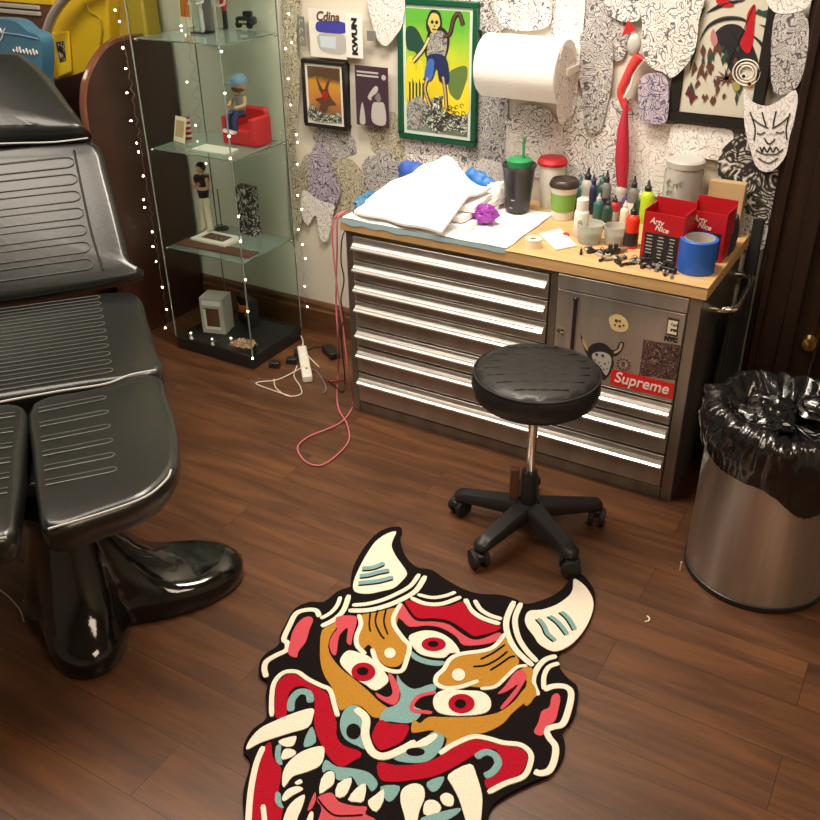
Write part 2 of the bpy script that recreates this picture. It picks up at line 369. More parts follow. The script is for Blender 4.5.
for x, y, r in ((215, 378, 10), (250, 385, 10), (205, 410, 6), (228, 425, 6), (262, 432, 7), (240, 445, 5), (285, 425, 5), (255, 465, 6), (275, 460, 5)):
    p = ay(560+x/5.857, 290+y/5.857, SY-.0012); fm.lathe([(r/5.857*.0028, 0), (r/5.857*.0028, .0004)], p, 8, 0, (0, -1, 0))
fm.build('horned_sticker_features', M['ink'], door)
# round badge with a letter B
bc = ay(560+372/5.857, 290+435/5.857, SY)
MB().lathe([(.022, 0), (.022, .0005)], bc, 12, 0, (0, -1, 0), wob=None).build('badge_sticker', M['light_grey'], door)
bd = MB(); 
for i in range(12):
    t = 2*PI*i/12; bd.lathe([(.0042, 0), (.0042, .0005)], bc+V((math.cos(t)*.0185, -.0007, math.sin(t)*.0185)), 8, 0, (0, -1, 0))
bd.tube([bc+V((math.cos(2*PI*i/24)*.0125, -.0009, math.sin(2*PI*i/24)*.0125)) for i in range(24)], .0009, 5, 0, True)
text(bd, 'B', .021, bc-V((0, .001, 0)), (1, 0, 0), (0, 0, 1), bold=.0008)
bd.build('badge_lettering', M['brown'], door)
# old-english style letter sticker
ec = ay(560+660/5.857, 290+232/5.857, SY)
eb = MB(); text(eb, 'E', .062, ec+V((-.001, -.0002, .005)), (1, 0, 0), (0, 0, 1), w=.034, bold=.006, ext=.0002)
text(eb, 'NYC', .018, ec+V((-.001, -.0002, -.032)), (1, 0, 0), (0, 0, 1), bold=.0018, ext=.0002)
eb.build('letter_sticker_outline', M['ink'], door)
eb = MB(); text(eb, 'E', .058, ec+V((-.001, -.0014, .005)), (1, 0, 0), (0, 0, 1), w=.028, bold=.0015)
for s in (-1, 1): eb.tube([ec+V((-.001+s*.004+.006*math.cos(t), -.0015, .005+s*.008+.007*math.sin(t))) for t in [i*PI/5*s for i in range(7)]], .0014, 5)
eb.build('letter_sticker', M['cream'], door)
# dark square sticker
sq = Z5([(490, 290), (705, 325), (680, 530), (462, 500)])
sticker(sq, 'square_sticker', M['dark_art'], 'dark square sticker with a pink-brown engraved face', dy=0, sm=False)
# red box-logo sticker
o_ = [ay(560+x/5.857, 290+y/5.857, SY-.0005) for x, y in ((312, 470), (672, 545), (655, 642), (292, 548))]
lo = V((min(o_[0].x, o_[3].x), 0, (o_[2].z+o_[3].z)/2)); hi = V((max(o_[1].x, o_[2].x), 0, (o_[0].z+o_[1].z)/2))
MB().box((lo.x, SY-.0012, lo.z), (hi.x, SY-.0006, hi.z)).build('red_logo_sticker', mat('sticker red', (.75, .02, .015), .4), door)
tb = MB(); text(tb, 'Supreme', .05, ((lo.x+hi.x)/2, SY-.0014, (lo.z+hi.z)/2+.002), (1, 0, 0), (0, 0, 1), w=(hi.x-lo.x)*.86, bold=.0006, shear=.18)
tb.build('red_logo_lettering', M['paper'], door)
# push handle on the right flank
hb = MB(); Xh = CX1
hb.tube(smooth_curve([(Xh, 2.63, .617), (Xh+.045, 2.632, .622), (Xh+.068, 2.66, .624), (Xh+.066, 2.76, .624), (Xh+.062, 2.87, .624), (Xh+.04, 2.93, .622), (Xh, 2.94, .617)], False, 5), .011, 10)
hb.build('side_handle', M['chrome'], cab)

WT = .743
tag(MB().box((CX0-.012, CF-.014, .7052), (CX1+.014, 2.972, WT)).build('worktop', M['wood_top'], bevel=.002), 'pale butcher block worktop lying on the steel tool cabinet', 'worktop')

MB().box((-1.11, CF-.0146, WT-.0035), (CX1+.0146, CF-.0139, WT-.0015)).build('edge_line', M['ink'], bpy.data.objects['worktop'])

# ------------------------------------------------------------------ glass display case
EX, EY, cw, cdp = -2.2513, 2.5491, .4119, .3312
X0, X1, Y0, Y1 = EX-cw, EX, EY, EY+cdp
case = thing('display_case', 'tall clear glass display cabinet on a black plinth', 'display case', ((X0+X1)/2, (Y0+Y1)/2, 0))
MB().box((X0, Y0, .0), (X1, Y1, .058)).build('plinth', M['black'], case, bevel=.004)
MB().box((X0, Y0, 1.64), (X1, Y1, 1.66)).build('top_frame', M['black'], case, bevel=.003)
g = .003
for lo, hi in (((X0, Y0, .058), (X1, Y0+g, 1.64)), ((X0, Y1-g, .058), (X1, Y1, 1.64)), ((X0, Y0+g, .058), (X0+g, Y1-g, 1.64)), ((X1-g, Y0+g, .058), (X1, Y1-g, 1.64))):
    MB().box(lo, hi).build('glass_pane', M['glass'], case, smooth=False)
for x, y in ((X0, Y0), (X1, Y0), (X1, Y1), (X0, Y1)):
    sx = -1 if x == X0 else 1; sy = -1 if y == Y0 else 1
    MB().box((x-.002, y-.002, .058), (x+.002, y+.002, 1.64)).build('glass_edge', M['glass_edge'], case, smooth=False)
SZ = [.455, .85, 1.245]
for z in SZ:
    MB().box((X0+.02, Y0+.012, z-.0045), (X1-.006, Y1-.006, z)).build('shelf', M['shelf_glass'], case, smooth=False)
    cl = MB()
    for x, y in ((X0+.012, Y0+.012), (X1-.006, Y0+.006), (X0+.012, Y1-.01), (X1-.008, Y1-.008)): cl.ball((x, y, z-.008), .006)
    cl.build('shelf_clip', M['chrome'], case)
MB().box((X0+.012, Y1-.02, .058), (X1-.02, Y1-.012, .06)).build('cable_slot', M['soft_black'], case)

def drape(pts, r): return pts
# fairy lights
fl = thing('fairy_lights', 'string of tiny warm fairy lights wound along the edges of the glass case', 'fairy lights', ((X0+X1)/2, Y0, .0))
wire = []; bulbs = []
def strand(x, y, ox, oy, z0, z1, n, seed, amp=.012):
    rnd = random.Random(seed); pts = []
    for i in range(n*4+1):
        z = z0+(z1-z0)*i/(n*4); pts.append(V((x+ox*(.008+abs(math.sin(i*1.3+seed))*amp*.4), y+oy*(.008+abs(math.cos(i*1.7+seed))*amp*.5), z)))
    wire.append(smooth_curve(pts, False, 3))
    for i in range(n):
        p = pts[min(i*4+rnd.randint(0, 3), len(pts)-1)]; bulbs.append(p+V((ox*rnd.uniform(.002, .012), oy*rnd.uniform(.002, .012), rnd.uniform(-.02, .02))))
strand(X0, Y0, -1, -1, .1, 1.62, 20, 1, .03)
strand(X1, Y0, 1, -1, .075, 1.62, 11, 2, .004)
strand(X1, Y1, 1, .4, .12, 1.62, 18, 3, .06)
strand(X0+.03, Y1, -.5, -2.2, .3, 1.5, 9, 5, .05)
base = [az(x, y, .066) for x, y in ((180, 331), (192, 336), (204, 341), (216, 341), (228, 338), (238, 340), (247, 346), (254, 342))]
wire.append(smooth_curve(base, False, 4))
bulbs += [az(x, y, .069) for x, y in ((191, 333), (212, 339), (231, 338), (244, 343))]
wb = MB()
for w_ in wire: wb.tube(w_, .0007, 5)
wb.build('wire', M['wire'], fl)
for p in bulbs[:96]: MB().ball(p, .0034, n=8, m=6).build('bulb', M['bulb'], fl)

# ---- things in the case
def card(name, c, w, h, m, label, cat, lean=.2, rz=0., group=None, art=None):
    """upright card with a printed panel, standing at c"""
    R = Matrix.Rotation(rz, 3, 'Z')@Matrix.Rotation(-lean, 3, 'X'); f = lambda x, y, z: V(c)+R@V((x, y, z))
    pts = [f(-w/2, 0, 0), f(w/2, 0, 0), f(w/2, 0, h), f(-w/2, 0, h)]; n = (R@V((0, 1, 0)))*.003
    o = MB().poly(pts, n, 0)
    o = o.build(name, m, origin=c); tag(o, label, cat, group)
    if art:
        q = MB(); e = (R@V((0, -1, 0)))*.0006
        q.poly([f(-w*.36, 0, h*.2)+e*.2, f(w*.36, 0, h*.2)+e*.2, f(w*.36, 0, h*.85)+e*.2, f(-w*.36, 0, h*.85)+e*.2], e)
        q.build('printed_panel', art, o)
    return o
def P(x, y, z): p = az(x, y, z); return V((p.x, p.y, z))
card('picture_card', P(179, 142, .851), .07, .095, M['cream'], 'small cream card with a tiny drawing leaning on the middle glass shelf', 'card', .25, -.2, art=M['kraft'])
t = thing('striped_tin', 'small red and white striped tin beside the cream card', 'tin', P(189, 139, .851)); c = P(189, 139, .851)
MB().lathe([(.013, 0), (.013, .085)], c, 16).build('body', M['red'], t)
q = MB()
for i in range(4): q.lathe([(.0134, .01+.02*i), (.0134, .019+.02*i)], c, 16, cap0=False, cap1=False)
q.build('stripe', M['paper'], t)
MB().box((X0+.17, Y0+.06, .851), (X0+.33, Y0+.14, .855)).build('leaflet', M['mat_white']); tag(bpy.data.objects['leaflet'], 'white leaflet lying flat on the middle glass shelf', 'leaflet')
def figure(name, c, h, label, cols, rz=0., cap=None, seated=False, pose='cross'):
    """small collectible figure: head, torso, arms and legs in one body, clothes as children"""
    c = V(c); t = thing(name, label, 'figurine', c); R = Matrix.Rotation(rz, 3, 'Z')
    f = lambda x, y, z: c+R@V((x, y, z))*h
    hr = .16 if cap else .075
    bz = .5 if not seated else .3
    b = MB(); b.ball(f(0, 0, 1-hr), hr*h*.9, (1, 1, 1.05)); b.cyl(f(0, 0, 1-2.2*hr), f(0, 0, 1-1.7*hr), .035*h)
    b.ball(f(0, -hr*.9, 1-hr*1.05), .018*h); 
    sh = 1-2.2*hr
    if pose == 'cross':
        for s in (-1, 1): b.tube(smooth_curve([f(s*.12, 0, sh-.03), f(s*.17, -.04, sh-.16), f(s*.05, -.12, sh-.17), f(-s*.07, -.1, sh-.1)], False, 3), .026*h, 8)
    else:
        for s in (-1, 1): b.tube(smooth_curve([f(s*.13, 0, sh-.03), f(s*.2, -.06, sh-.15), f(s*.12, -.18, sh-.2)], False, 3), .035*h, 8); b.ball(f(s*.12, -.19, sh-.2), .04*h)
    b.build('body', cols[0], t)
    MB().lathe([(.07*h, bz*h), (.085*h, (bz+.08)*h), (.115*h, (sh-.08)*h), (.11*h, (sh-.02)*h), (.04*h, sh*h)], c, 18).build('shirt', cols[1], t)
    if not seated:
        for s in (-1, 1): MB().tube([f(s*.045, 0, bz), f(s*.06, 0, .25), f(s*.075, 0, .03)], lambda q: h*(.058-.012*q), 10).box(f(s*.07, -.02, .0)-V((.03, .05, 0))*h, f(s*.07, -.02, .04)+V((.03, .03, 0))*h).build('trouser_leg', cols[2], t)
    else:
        for s in (-1, 1): MB().tube(smooth_curve([f(s*.06, 0, bz), f(s*.1, -.22, bz), f(s*.1, -.26, bz-.25)], False, 4), .06*h, 10).build('trouser_leg', cols[2], t); MB().box(f(s*.1, -.3, bz-.3)-V((.045, .06, 0))*h, f(s*.1, -.3, bz-.24)+V((.045, .05, 0))*h).build('shoe', M['paper'], t)
    if cap:
        MB().lathe([(hr*h*1.0, 0), (hr*h*1.03, .03*h), (hr*h*.95, .11*h), (hr*h*.6, .17*h), (0, .19*h)], f(0, 0, 1-hr*.95), 20).box(f(-.1, -.27, 1-hr*.95), f(.1, -.1, 1-hr*.95+.02)).build('cap', cap, t)
        MB().ball(f(0, -.03, 1-hr*1.5), hr*h*.75, (1.1, 1, .6)).build('beard', M['brown'], t)
        q = MB(); 
        for s in (-1, 1): q.ball(f(s*.055, -hr*.86, 1-hr), .018*h)
        q.build('eye', M['ink'], t)
    else:
        MB().ball(f(0, .012, 1-hr*.8), hr*h*1.0, (1, .95, 1)).build('hair', M['ink'], t)
    return t
# seated figure in a red chair
c = P(247, 143, .851)
t = thing('toy_armchair', 'small red toy armchair on the middle glass shelf', 'toy chair', c+V((.0, .02, 0)))
c2 = c+V((.005, .0, 0))
MB().box(c2+V((-.065, -.045, 0)), c2+V((.065, .05, .06))).build('seat', M['red'], t, bevel=.006)
MB().box(c2+V((-.065, .04, .06)), c2+V((.065, .065, .13))).build('backrest', M['red'], t, bevel=.01)
for s in (-1, 1): MB().box(c2+V((s*.065-.016, -.05, 0)), c2+V((s*.065+.016, .05, .105))).build('armrest', M['red'], t, bevel=.006)
figure('seated_figurine', c2+V((0, -.02, .055)), .2, 'big-headed toy figure in a pale blue cap sitting on the red toy armchair', (M['skin'], M['grey'], M['navy']), -.25, M['pale_blue'], True, 'out')
# slim figure on the lower shelf
fb = P(212, 240, .456)
o = tag(MB().box(fb+V((-.07, -.05, 0)), fb+V((.11, .06, .014))).build('framed_print', M['mat_white'], bevel=.002), 'cream rectangular frame lying flat on the lowest glass shelf', 'frame')
MB().box(fb+V((-.035, -.025, .0142)), fb+V((.08, .035, .015))).build('picture', M['dark_art'], o)
figure('standing_figurine', P(208, 230, .4705), .28, 'slim figurine in black top and pale trousers with folded arms on the cream frame', (M['skin'], M['ink'], M['cream']), -.2)
t = thing('figurine_stand', 'thin black display stand behind the slim figurine', 'stand', P(222, 229, .456)); c = P(222, 229, .4705)
MB().lathe([(.03, 0), (.028, .004), (.004, .006)], c, 20).build('foot', M['black'], t); MB().cyl(c, c+V((0, 0, .17)), .002, n=8).build('rod', M['black'], t)
c = P(250, 234, .456)
t = thing('printed_box', 'white box printed with black cartoon-like artwork at the right of the lowest glass shelf', 'box', c)
MB().box(c+V((-.05, -.015, 0)), c+V((.04, .03, .2)), rz=-.15).build('carton', M['sten3'], t, bevel=.002)
tag(MB().box((X0+.03, Y0+.05, .4565), (X1-.02, Y0+.12, .461), rz=.05).build('flat_booklet', M['brown'], bevel=.001), 'thin brown booklet lying along the front of the lowest glass shelf', 'booklet')
bx_ = bpy.data.objects['flat_booklet']; bx_.location.z -= .0003
# plinth level
def carton(name, c, w, d, h, m, label, rz, window=None, wm=None, cat='box', group=None):
    c = V(c); t = thing(name, label, cat, c, group); R = Matrix.Translation(c)@Matrix.Rotation(rz, 4, 'Z')
    MB().box((-w/2, -d/2, 0), (w/2, d/2, h), M4=R).build('carton', m, t, bevel=.0015)
    if window: MB().box((-w*.36, -d/2-.001, h*.14), (w*.3, -d/2+.0005, h*.72), M4=R).build('window', window, t)
    if wm: MB().box((-w*.4, -d/2-.0015, h*.8), (w*.4, -d/2, h*.93), M4=R).build('name_strip', wm, t)
    return t, R
t, R = carton('boxed_figurine', P(219, 329, .06), .105, .09, .16, M['light_grey'], 'grey and white window box with a toy inside on the black plinth', .28, M['brown'], M['paper'])
MB().box((-.038, -.0477, .02), (.032, -.046, .032), M4=R).box((-.038, -.0477, .02), (-.028, -.046, .11), M4=R).build('window_trim', M['paper'], t)
c = P(252, 321, .06); c.y = min(c.y, 2.80)
t, R = carton('orange_lettered_box', c, .11, .04, .12, M['ink'], 'black box with orange scrawled lettering at the back of the plinth', -.35)
q = MB(); rr = random.Random(3)
for i in range(7): q.tube([R@V((-.04+.012*i+rr.uniform(-.006, .006), -.0212, .04+rr.uniform(-.01, .015))), R@V((-.034+.012*i, -.0212, .065)), R@V((-.042+.014*i, -.0212, .09+rr.uniform(-.012, .01)))], .003, 5)
q.build('lettering', M['orange'], t)
c = P(244, 346, .06)
q = MB(); q.grid(lambda a, b_: c+V(((a-.5)*.1, (b_-.5)*.07, .012+.016*nz((a*6, b_*5, 1)))), 14, 10, .001)
tag(q.build('crumpled_wrapper', [lineart('red wrapper print', (.4, .1, .07), (.6, .5, .35), 6, 25, .25)]), 'crumpled red and cream wrapper near the front corner of the plinth', 'wrapper')
# top shelf
c = P(181, 27, 1.246)
card('orange_print', c+V((0, .03, 0)), .07, .16, M['cream'], 'upright cream and orange printed card on the top visible glass shelf', 'card', .05, -.1, art=M['orange'])
c = P(203, 33, 1.246); t = thing('clear_toy_box', 'clear plastic box with a pale figure inside on the top visible shelf', 'box', c)
MB().box(c+V((-.033, -.03, 0)), c+V((.033, .03, .006))).build('tray', M['ink'], t); MB().box(c+V((-.033, .026, .006)), c+V((.033, .03, .17))).build('backing_card', M['grey'], t)
figure('pale_figurine', c+V((0, -.008, .0065)), .15, 'pale grey figurine standing inside the clear plastic box', (M['light_grey'], M['light_grey'], M['light_grey']), 0, pose='out')
MB().box(c+V((-.033, -.0305, .006)), c+V((.033, -.0295, .17))).build('front_pane', M['glass'], t)
c = P(226, 29, 1.246)
figure('big_head_figurine', c, .13, 'small big-headed figurine with a pale face on the top visible shelf', (M['cream'], M['red'], M['ink']), -.5, pose='out')
c = P(247, 28, 1.246)
t = thing('toy_motorbike', 'small dark toy vehicle with a yellow plate on the top visible shelf', 'toy', c)
MB().box(c+V((-.04, -.015, .012)), c+V((.035, .02, .04)), rz=.3).box(c+V((-.01, -.012, .04)), c+V((.025, .015, .06)), rz=.3).build('body', M['ink'], t, bevel=.006)
for s in (-1, 1): MB().lathe([(.013, 0), (.013, .01)], c+V((s*.026, -.02, .0135)), 14, 0, (0, 1, 0)).build('wheel', M['soft_black'], t)
MB().box(c+V((-.015, -.024, .02)), c+V((.015, -.021, .028)), rz=.3).build('plate', M['gold'], t)

# ------------------------------------------------------------------ maroon booth panel and yellow things at far left
PX = -2.88
def arch(X, th, ys, zt, ztop, name, m, parent, y0, y1, rim=None):
    pass
t = thing('curved_partition', 'dark maroon partition with a rounded top edge behind the glass case', 'partition', (PX, 2.6, 0))
pf = [ax(x, y, PX) for x, y in ((93, 145), (87, 110), (88, 85), (94, 68), (104, 52), (116, 43), (128, 40), (145, 38))]
out = [(p.y, p.z) for p in smooth_curve(pf, False, 4)]
y_front = out[0][0]; out = [(out[0][0]+.02, 0)]+out+[(WY-.02, out[-1][1]), (WY-.02, 0)]
MB().poly([V((PX, y, z)) for y, z in out], (-.03, 0, 0)).build('panel', M['booth'], t, bevel=.003)
rimp = [V((PX-.015, y, z)) for y, z in out[1:-2]]
MB().tube(rimp, .017, 8, flat_n=V((1, 0, 0)), flat_h=.9).build('rim', mat('polished maroon edge', (.16, .055, .03), .18, coat=.6), t)
# lower cross panel with its swooping top
sw = [ay(x, y, 2.72) for x, y in ((86, 70), (76, 74), (64, 77), (52, 79), (36, 72), (10, 60))]
sw = smooth_curve([sw[0]+V((.0, 0, .0))]+sw[1:], False, 4); xR = PX-.032
pts = [V((min(p.x, xR), 2.72, p.z)) for p in sw]; pts = [V((xR, 2.72, pts[0].z))]+pts[1:]
pts = pts+[V((pts[-1].x-.4, 2.72, pts[-1].z)), V((pts[-1].x-.4, 2.72, 0)), V((xR, 2.72, 0))]
MB().poly(pts, (0, .03, 0)).build('cross_panel', M['booth'], t, bevel=.002)
def wallpoly(name, px, Y, th, m, label, cat, sm=True, parent=None, bevel=0., group=None):
    p = [ay(x, y, Y) for x, y in px]
    if sm: p = smooth_curve(p, True, 4)
    o = MB().poly(p, (0, th, 0)).build(name, m, parent, smooth=False, bevel=bevel)
    if parent is None: tag(o, label, cat, group)
    return o
# yellow machine beyond the partition
ye = thing('yellow_cabinet', 'glossy yellow cabinet with a small sticker behind the maroon partition', 'cabinet', (ay(80, 60, 2.9).x, 2.9, 0))
p = [ay(x, y, 2.82) for x, y in ((46, 100), (46, 32), (56, 12), (72, -30), (106, -40), (108, 30), (104, 100))]
zf = p[0].z; poly = [V((q_.x, 2.82, q_.z)) for q_ in p]; poly[0].z = 0; poly[-1].z = 0
MB().poly(poly, (0, .12, 0)).build('body', M['yellow'], ye, bevel=.01)
p2 = [ay(x, y, 2.815) for x, y in ((52, 32), (70, 31), (73, 72), (60, 78))]
MB().poly(p2, (0, -.012, 0)).build('side_box', mat('bright yellow', (.95, .68, .03), .3), ye, bevel=.006)
st = [ay(x, y, 2.80) for x, y in ((56, 42), (64, 41), (66, 60), (60, 62))]
MB().poly(st, (0, -.0008, 0)).build('sticker', M['sten3'], ye)
sc = [ay(x, y, 2.815) for x, y in ((86, 3), (90, 12), (99, 17), (102, 30), (100, 45))]
MB().tube(smooth_curve(sc, False, 4), .005, 8).build('pull_cord', M['mustard'], ye)
MB().box((ay(108, 50, 2.9).x+.01, 2.88, 0), (PX-.035, 2.965, 1.35)).build('side_panel', M['mustard'], ye, bevel=.01)
tag(MB().tube(smooth_curve([ay(x, y, 2.74) for x, y in ((45, 80), (43.5, 60), (45, 40), (51, 20), (61, 3), (76, -12), (96, -22))], False, 5), .02, 12).build('chrome_hoop', mat('pale satin metal', (.72, .62, .56), .25, .6)), 'curved chrome hoop standing in front of the yellow cabinet', 'rail')
# back strip at far left
tag(MB().box((-4.2, 2.90, ay(20, 3, 2.9).z), (ay(52, 2, 2.9).x, 2.96, 1.5)).build('yellow_sign', M['yellow'], bevel=.004), 'plain yellow board on the wall at the far left top', 'board')
gr = thing('chrome_grille', 'grey panel with two bright horizontal bars below the yellow board', 'panel', (-3.9, 2.92, .9))
a0 = ay(0, 4, 2.9); a1 = ay(46, 16, 2.9)
MB().box((-4.2, 2.90, 1.0), (ay(52, 2, 2.9).x, 2.96, ay(20, 3.3, 2.9).z)).build('backing', M['brown'], gr)
for yy in (6.5, 12.5): MB().box((-4.2, 2.885, ay(20, yy+2, 2.885).z), (ay(41, 10, 2.9).x, 2.9, ay(20, yy-2, 2.885).z)).build('bar', M['light_grey'], gr, bevel=.003)
# blue bag with white script
bb_ = [az(0, 0, 0)]
t = thing('blue_holdall', 'blue zipped bag with white handwritten lettering at the far left', 'bag', (ay(15, 60, 2.5).x, 2.52, .80))
bp = smooth_curve([ay(x, y, 2.46) for x, y in ((-60, 30), (-25, 20), (0, 19), (16, 22), (27, 31), (39, 37), (42, 55), (41, 80))], False, 4)
bp = bp+[V((bp[-1].x, 2.46, .802)), V((bp[0].x, 2.46, .802))]
MB().poly(bp, (0, .06, 0)).build('body', M['steel_blue'], t, bevel=.012, seg=3)
MB().tube([ay(x, y, 2.458) for x, y in ((-10, 30), (5, 33), (20, 35), (38, 39))], .003, 6).build('zip', M['pale_blue'], t)
q = MB(); rr = random.Random(2)
for i in range(7):
    x = 14+i*3.4; q.tube(smooth_curve([ay(x-1, 49+i*.5+rr.uniform(-3, 0), 2.457), ay(x+.5, 52+i*.5, 2.457), ay(x+2, 48+i*.5+rr.uniform(-2, 2), 2.457), ay(x+3, 51+i*.5, 2.457)], False, 3), .0022, 5)
q.tube([ay(x, y, 2.457) for x, y in ((0, 28), (2, 33), (5, 28), (2, 38), (-1, 42))], .0028, 5)
q.build('lettering', M['paper'], t)
tag(MB().box((ay(0, 80, 2.55).x-.5, 2.40, 0), (ay(41, 80, 2.46).x+.01, 2.66, .80)).build('dark_counter', M['booth'], bevel=.006), 'low dark counter behind the black chair at far left', 'counter')
ysb = az(45, 297, .0)

# ------------------------------------------------------------------ black treatment chair
b_ = V((.632, .775, 0)).normalized(); a_ = V((-.775, .632, 0)).normalized(); ZU = V((0, 0, 1))
chair = thing('tattoo_chair', 'large black vinyl reclining tattoo chair on a glossy four-footed base', 'chair', (-1.78, 1.24, 0))
def resample(pts, n):
    pts = list(pts)+[pts[0]]; L_ = [0]
    for p, q in zip(pts, pts[1:]): L_.append(L_[-1]+(q-p).length)
    out = []; j = 0
    for i in range(n):
        s = L_[-1]*i/n
        while L_[j+1] < s: j += 1
        out.append(pts[j].lerp(pts[j+1], (s-L_[j])/max(1e-9, L_[j+1]-L_[j])))
    return out
def cushion(outline, n, th, r, name, m, parent, bulge=.006, k=4, flare=.007):
    n = V(n).normalized(); pts = resample(smooth_curve(outline, True, k), 72)
    c = sum(pts, V())/len(pts)
    def ring(ins, h): return [p+(c-p).normalized()*min(ins, (c-p).length*.9)-n*h for p in pts]
    rs = [ring(.03, th), ring(.008, th-.006), ring(-flare, th*.62)]
    for q in range(6):
        t_ = q/5*PI/2; rs.append(ring(-flare*(1-math.sin(t_)*1)+r*(1-math.cos(t_)), r*(1-math.sin(t_))))
    for sc in (.8, .5, .2): rs.append([c+(p-c)*sc+n*bulge*(1-sc) for p in rs[-1]] if False else [c+(p-c)*sc+n*bulge*(1-sc*sc) for p in pts])
    return MB().rings(rs).build(name, m, parent)
def loop(mb, p0, p1, w, n, r=.0013):
    """stitched channel: a long flat loop whose far end turns round"""
    p0 = V(p0); p1 = V(p1); t_ = (p1-p0).normalized(); s_ = V(n).cross(t_)
    pts = [p0-s_*w/2]+[p1+s_*(w/2*math.sin(a))+t_*(w*.7*math.cos(a)) for a in [(-.5+i/8)*PI for i in range(9)]]+[p0+s_*w/2]
    mb.tube(pts, r, 6)
def roll(mb, p0, p1, w, h, n):
    p0 = V(p0); p1 = V(p1); t_ = (p1-p0).normalized(); s_ = V(n).cross(t_); N_ = 10; L_ = (p1-p0).length; rs = []
    for i in range(N_+1):
        u = i/N_; e = min(1, math.sqrt(max(0, 1-(1-min(u, 1-u)*L_/(w*.6))**2)) if min(u, 1-u)*L_ < w*.6 else 1); e = max(e, .05)
        c = p0.lerp(p1, u); rs.append([c+s_*(w/2*e*math.cos(PI*j/6))+V(n)*(h*e*math.sin(PI*j/6)-.001) for j in range(7)])
    mb.rings(rs)
ZP = .55
Q = lambda x, y, z=ZP: az(x, y, z)
# two leg pads
rp = [Q(*p) for p in ((33, 402), (90, 388), (153, 373), (165, 395), (173, 425), (175, 455), (166, 475), (142, 495), (100, 511), (48, 526), (38, 500), (34, 450))]
cushion(rp, ZU, .085, .018, 'leg_pad', M['leather'], chair)
CE = Q(27, 528); CFo = Q(27, 402)
axd = (CE-CFo).normalized(); nrm = ZU.cross(axd)
lp = [p-nrm*2*(p-CFo).dot(nrm) for p in rp][::-1]
cushion(lp, ZU, .085, .018, 'leg_pad', M['leather'], chair)
rb = MB(); lb = MB()
for i in range(6):
    y0_ = 396+i*14.5; p0 = Q(38+i*1.4, y0_+13, ZP+.0085); p1 = Q(100+i*2., y0_+1-i*.2, ZP+.0085)
    p0 = p0-ZU*.0035; p1 = p1-ZU*.0035; loop(rb, p0, p1, .021, ZU)
    m0 = p0-nrm*2*(p0-CFo).dot(nrm); m1 = p1-nrm*2*(p1-CFo).dot(nrm); loop(lb, m0, m1, -.021, ZU)
rb.build('leg_pad_stitching', M['stitch_glint'], chair); lb.build('leg_pad_stitching', M['stitch_glint'], chair)
pe = smooth_curve([Q(x, y, ZP-.004) for x, y in ((171, 470), (166, 480), (145, 497), (102, 513), (48, 529))], False, 5)
MB().tube(pe, .0028, 6).build('leg_pad_piping', M['piping'], chair)
MB().tube([p-nrm*2*(p-CFo).dot(nrm) for p in pe], .0028, 6).build('leg_pad_piping', M['piping'], chair)
# seat
FR = Q(154, 371); BR = Q(133, 290); half = abs((FR-CFo).dot(nrm)); W2 = 2*half
FL = FR-nrm*2*(FR-CFo).dot(nrm); BL = BR-nrm*2*(BR-CFo).dot(nrm)
so = [FR, FR.lerp(BR, .25)+(FR-CFo).normalized()*.012, FR.lerp(BR, .6)+(FR-CFo).normalized()*.012, BR, BR.lerp(BL, .33), BR.lerp(BL, .66), BL, BL.lerp(FL, .4), BL.lerp(FL, .75), FL, FL.lerp(FR, .33), FL.lerp(FR, .66)]
so = [p+V((0, 0, .004)) for p in so]
for i in (3, 6): so[i] = so[i].lerp(CFo, .03)
cushion(so, ZU, .095, .014, 'seat', M['leather'], chair, .004)
rb = MB(); n0 = 11
for i in range(n0):
    u = (i+.5)/n0; c0 = FR.lerp(BR, u*.97+.01); cc = FL.lerp(FR, .5).lerp(BL.lerp(BR, .5), u*.97+.01)
    d = (c0-cc); loop(rb, cc-d*.62+ZU*.0085, cc+d*.62+ZU*.0085, (BR-FR).length/n0*.5, ZU)
rb.build('seat_stitching', M['stitch_glint'], chair)
fp = [Q(x, y, ZP+.008) for x, y in ((-60, 415), (0, 402), (60, 391), (105, 384), (130, 375), (156, 370))]
MB().tube(smooth_curve(fp, False, 5), .003, 6).build('seat_piping', M['piping'], chair)
# backrest
TH = math.radians(52); vb = (a_*math.cos(TH)+ZU*math.sin(TH)).normalized(); ub = (FR-FL).normalized(); ub = (ub-vb*ub.dot(vb)).normalized(); nb = ub.cross(vb)
if nb.dot(CAM-BR) < 0: nb = -nb
P0 = az(131, 276, .6)
Bk = lambda x, y, off=0.: ap(x, y, P0+nb*off, nb)
ctr = BL.lerp(BR, .5); ctr = ctr-nb*(ctr-P0).dot(nb)
mir = lambda p, c=ctr: p-ub*2*(p-c).dot(ub)
rs_ = [Bk(*p) for p in ((131, 277), (127, 258), (117, 215), (105, 170), (97, 146), (70, 140))]
bo = rs_+[mir(p) for p in rs_[::-1]]
bo = bo[:1]+bo[1:]
cushion(bo, nb, .1, .02, 'backrest', M['leather'], chair, .004)
rb = MB()
for i in range(7):
    y_ = 166+i*17; p1 = Bk(66+i*3.2, y_-4, .006); loop(rb, mir(p1), p1, .036, nb, .0016)
rb.build('backrest_stitching', M['stitch_glint'], chair)
sp = [Bk(x, y, .002) for x, y in ((74, 150), (82, 190), (92, 235), (103, 270))]
MB().tube(smooth_curve(sp, False, 4), .004, 6).build('backrest_seam', M['soft_black'], chair)
MB().tube([mir(p) for p in smooth_curve(sp, False, 4)], .004, 6).build('backrest_seam', M['soft_black'], chair)
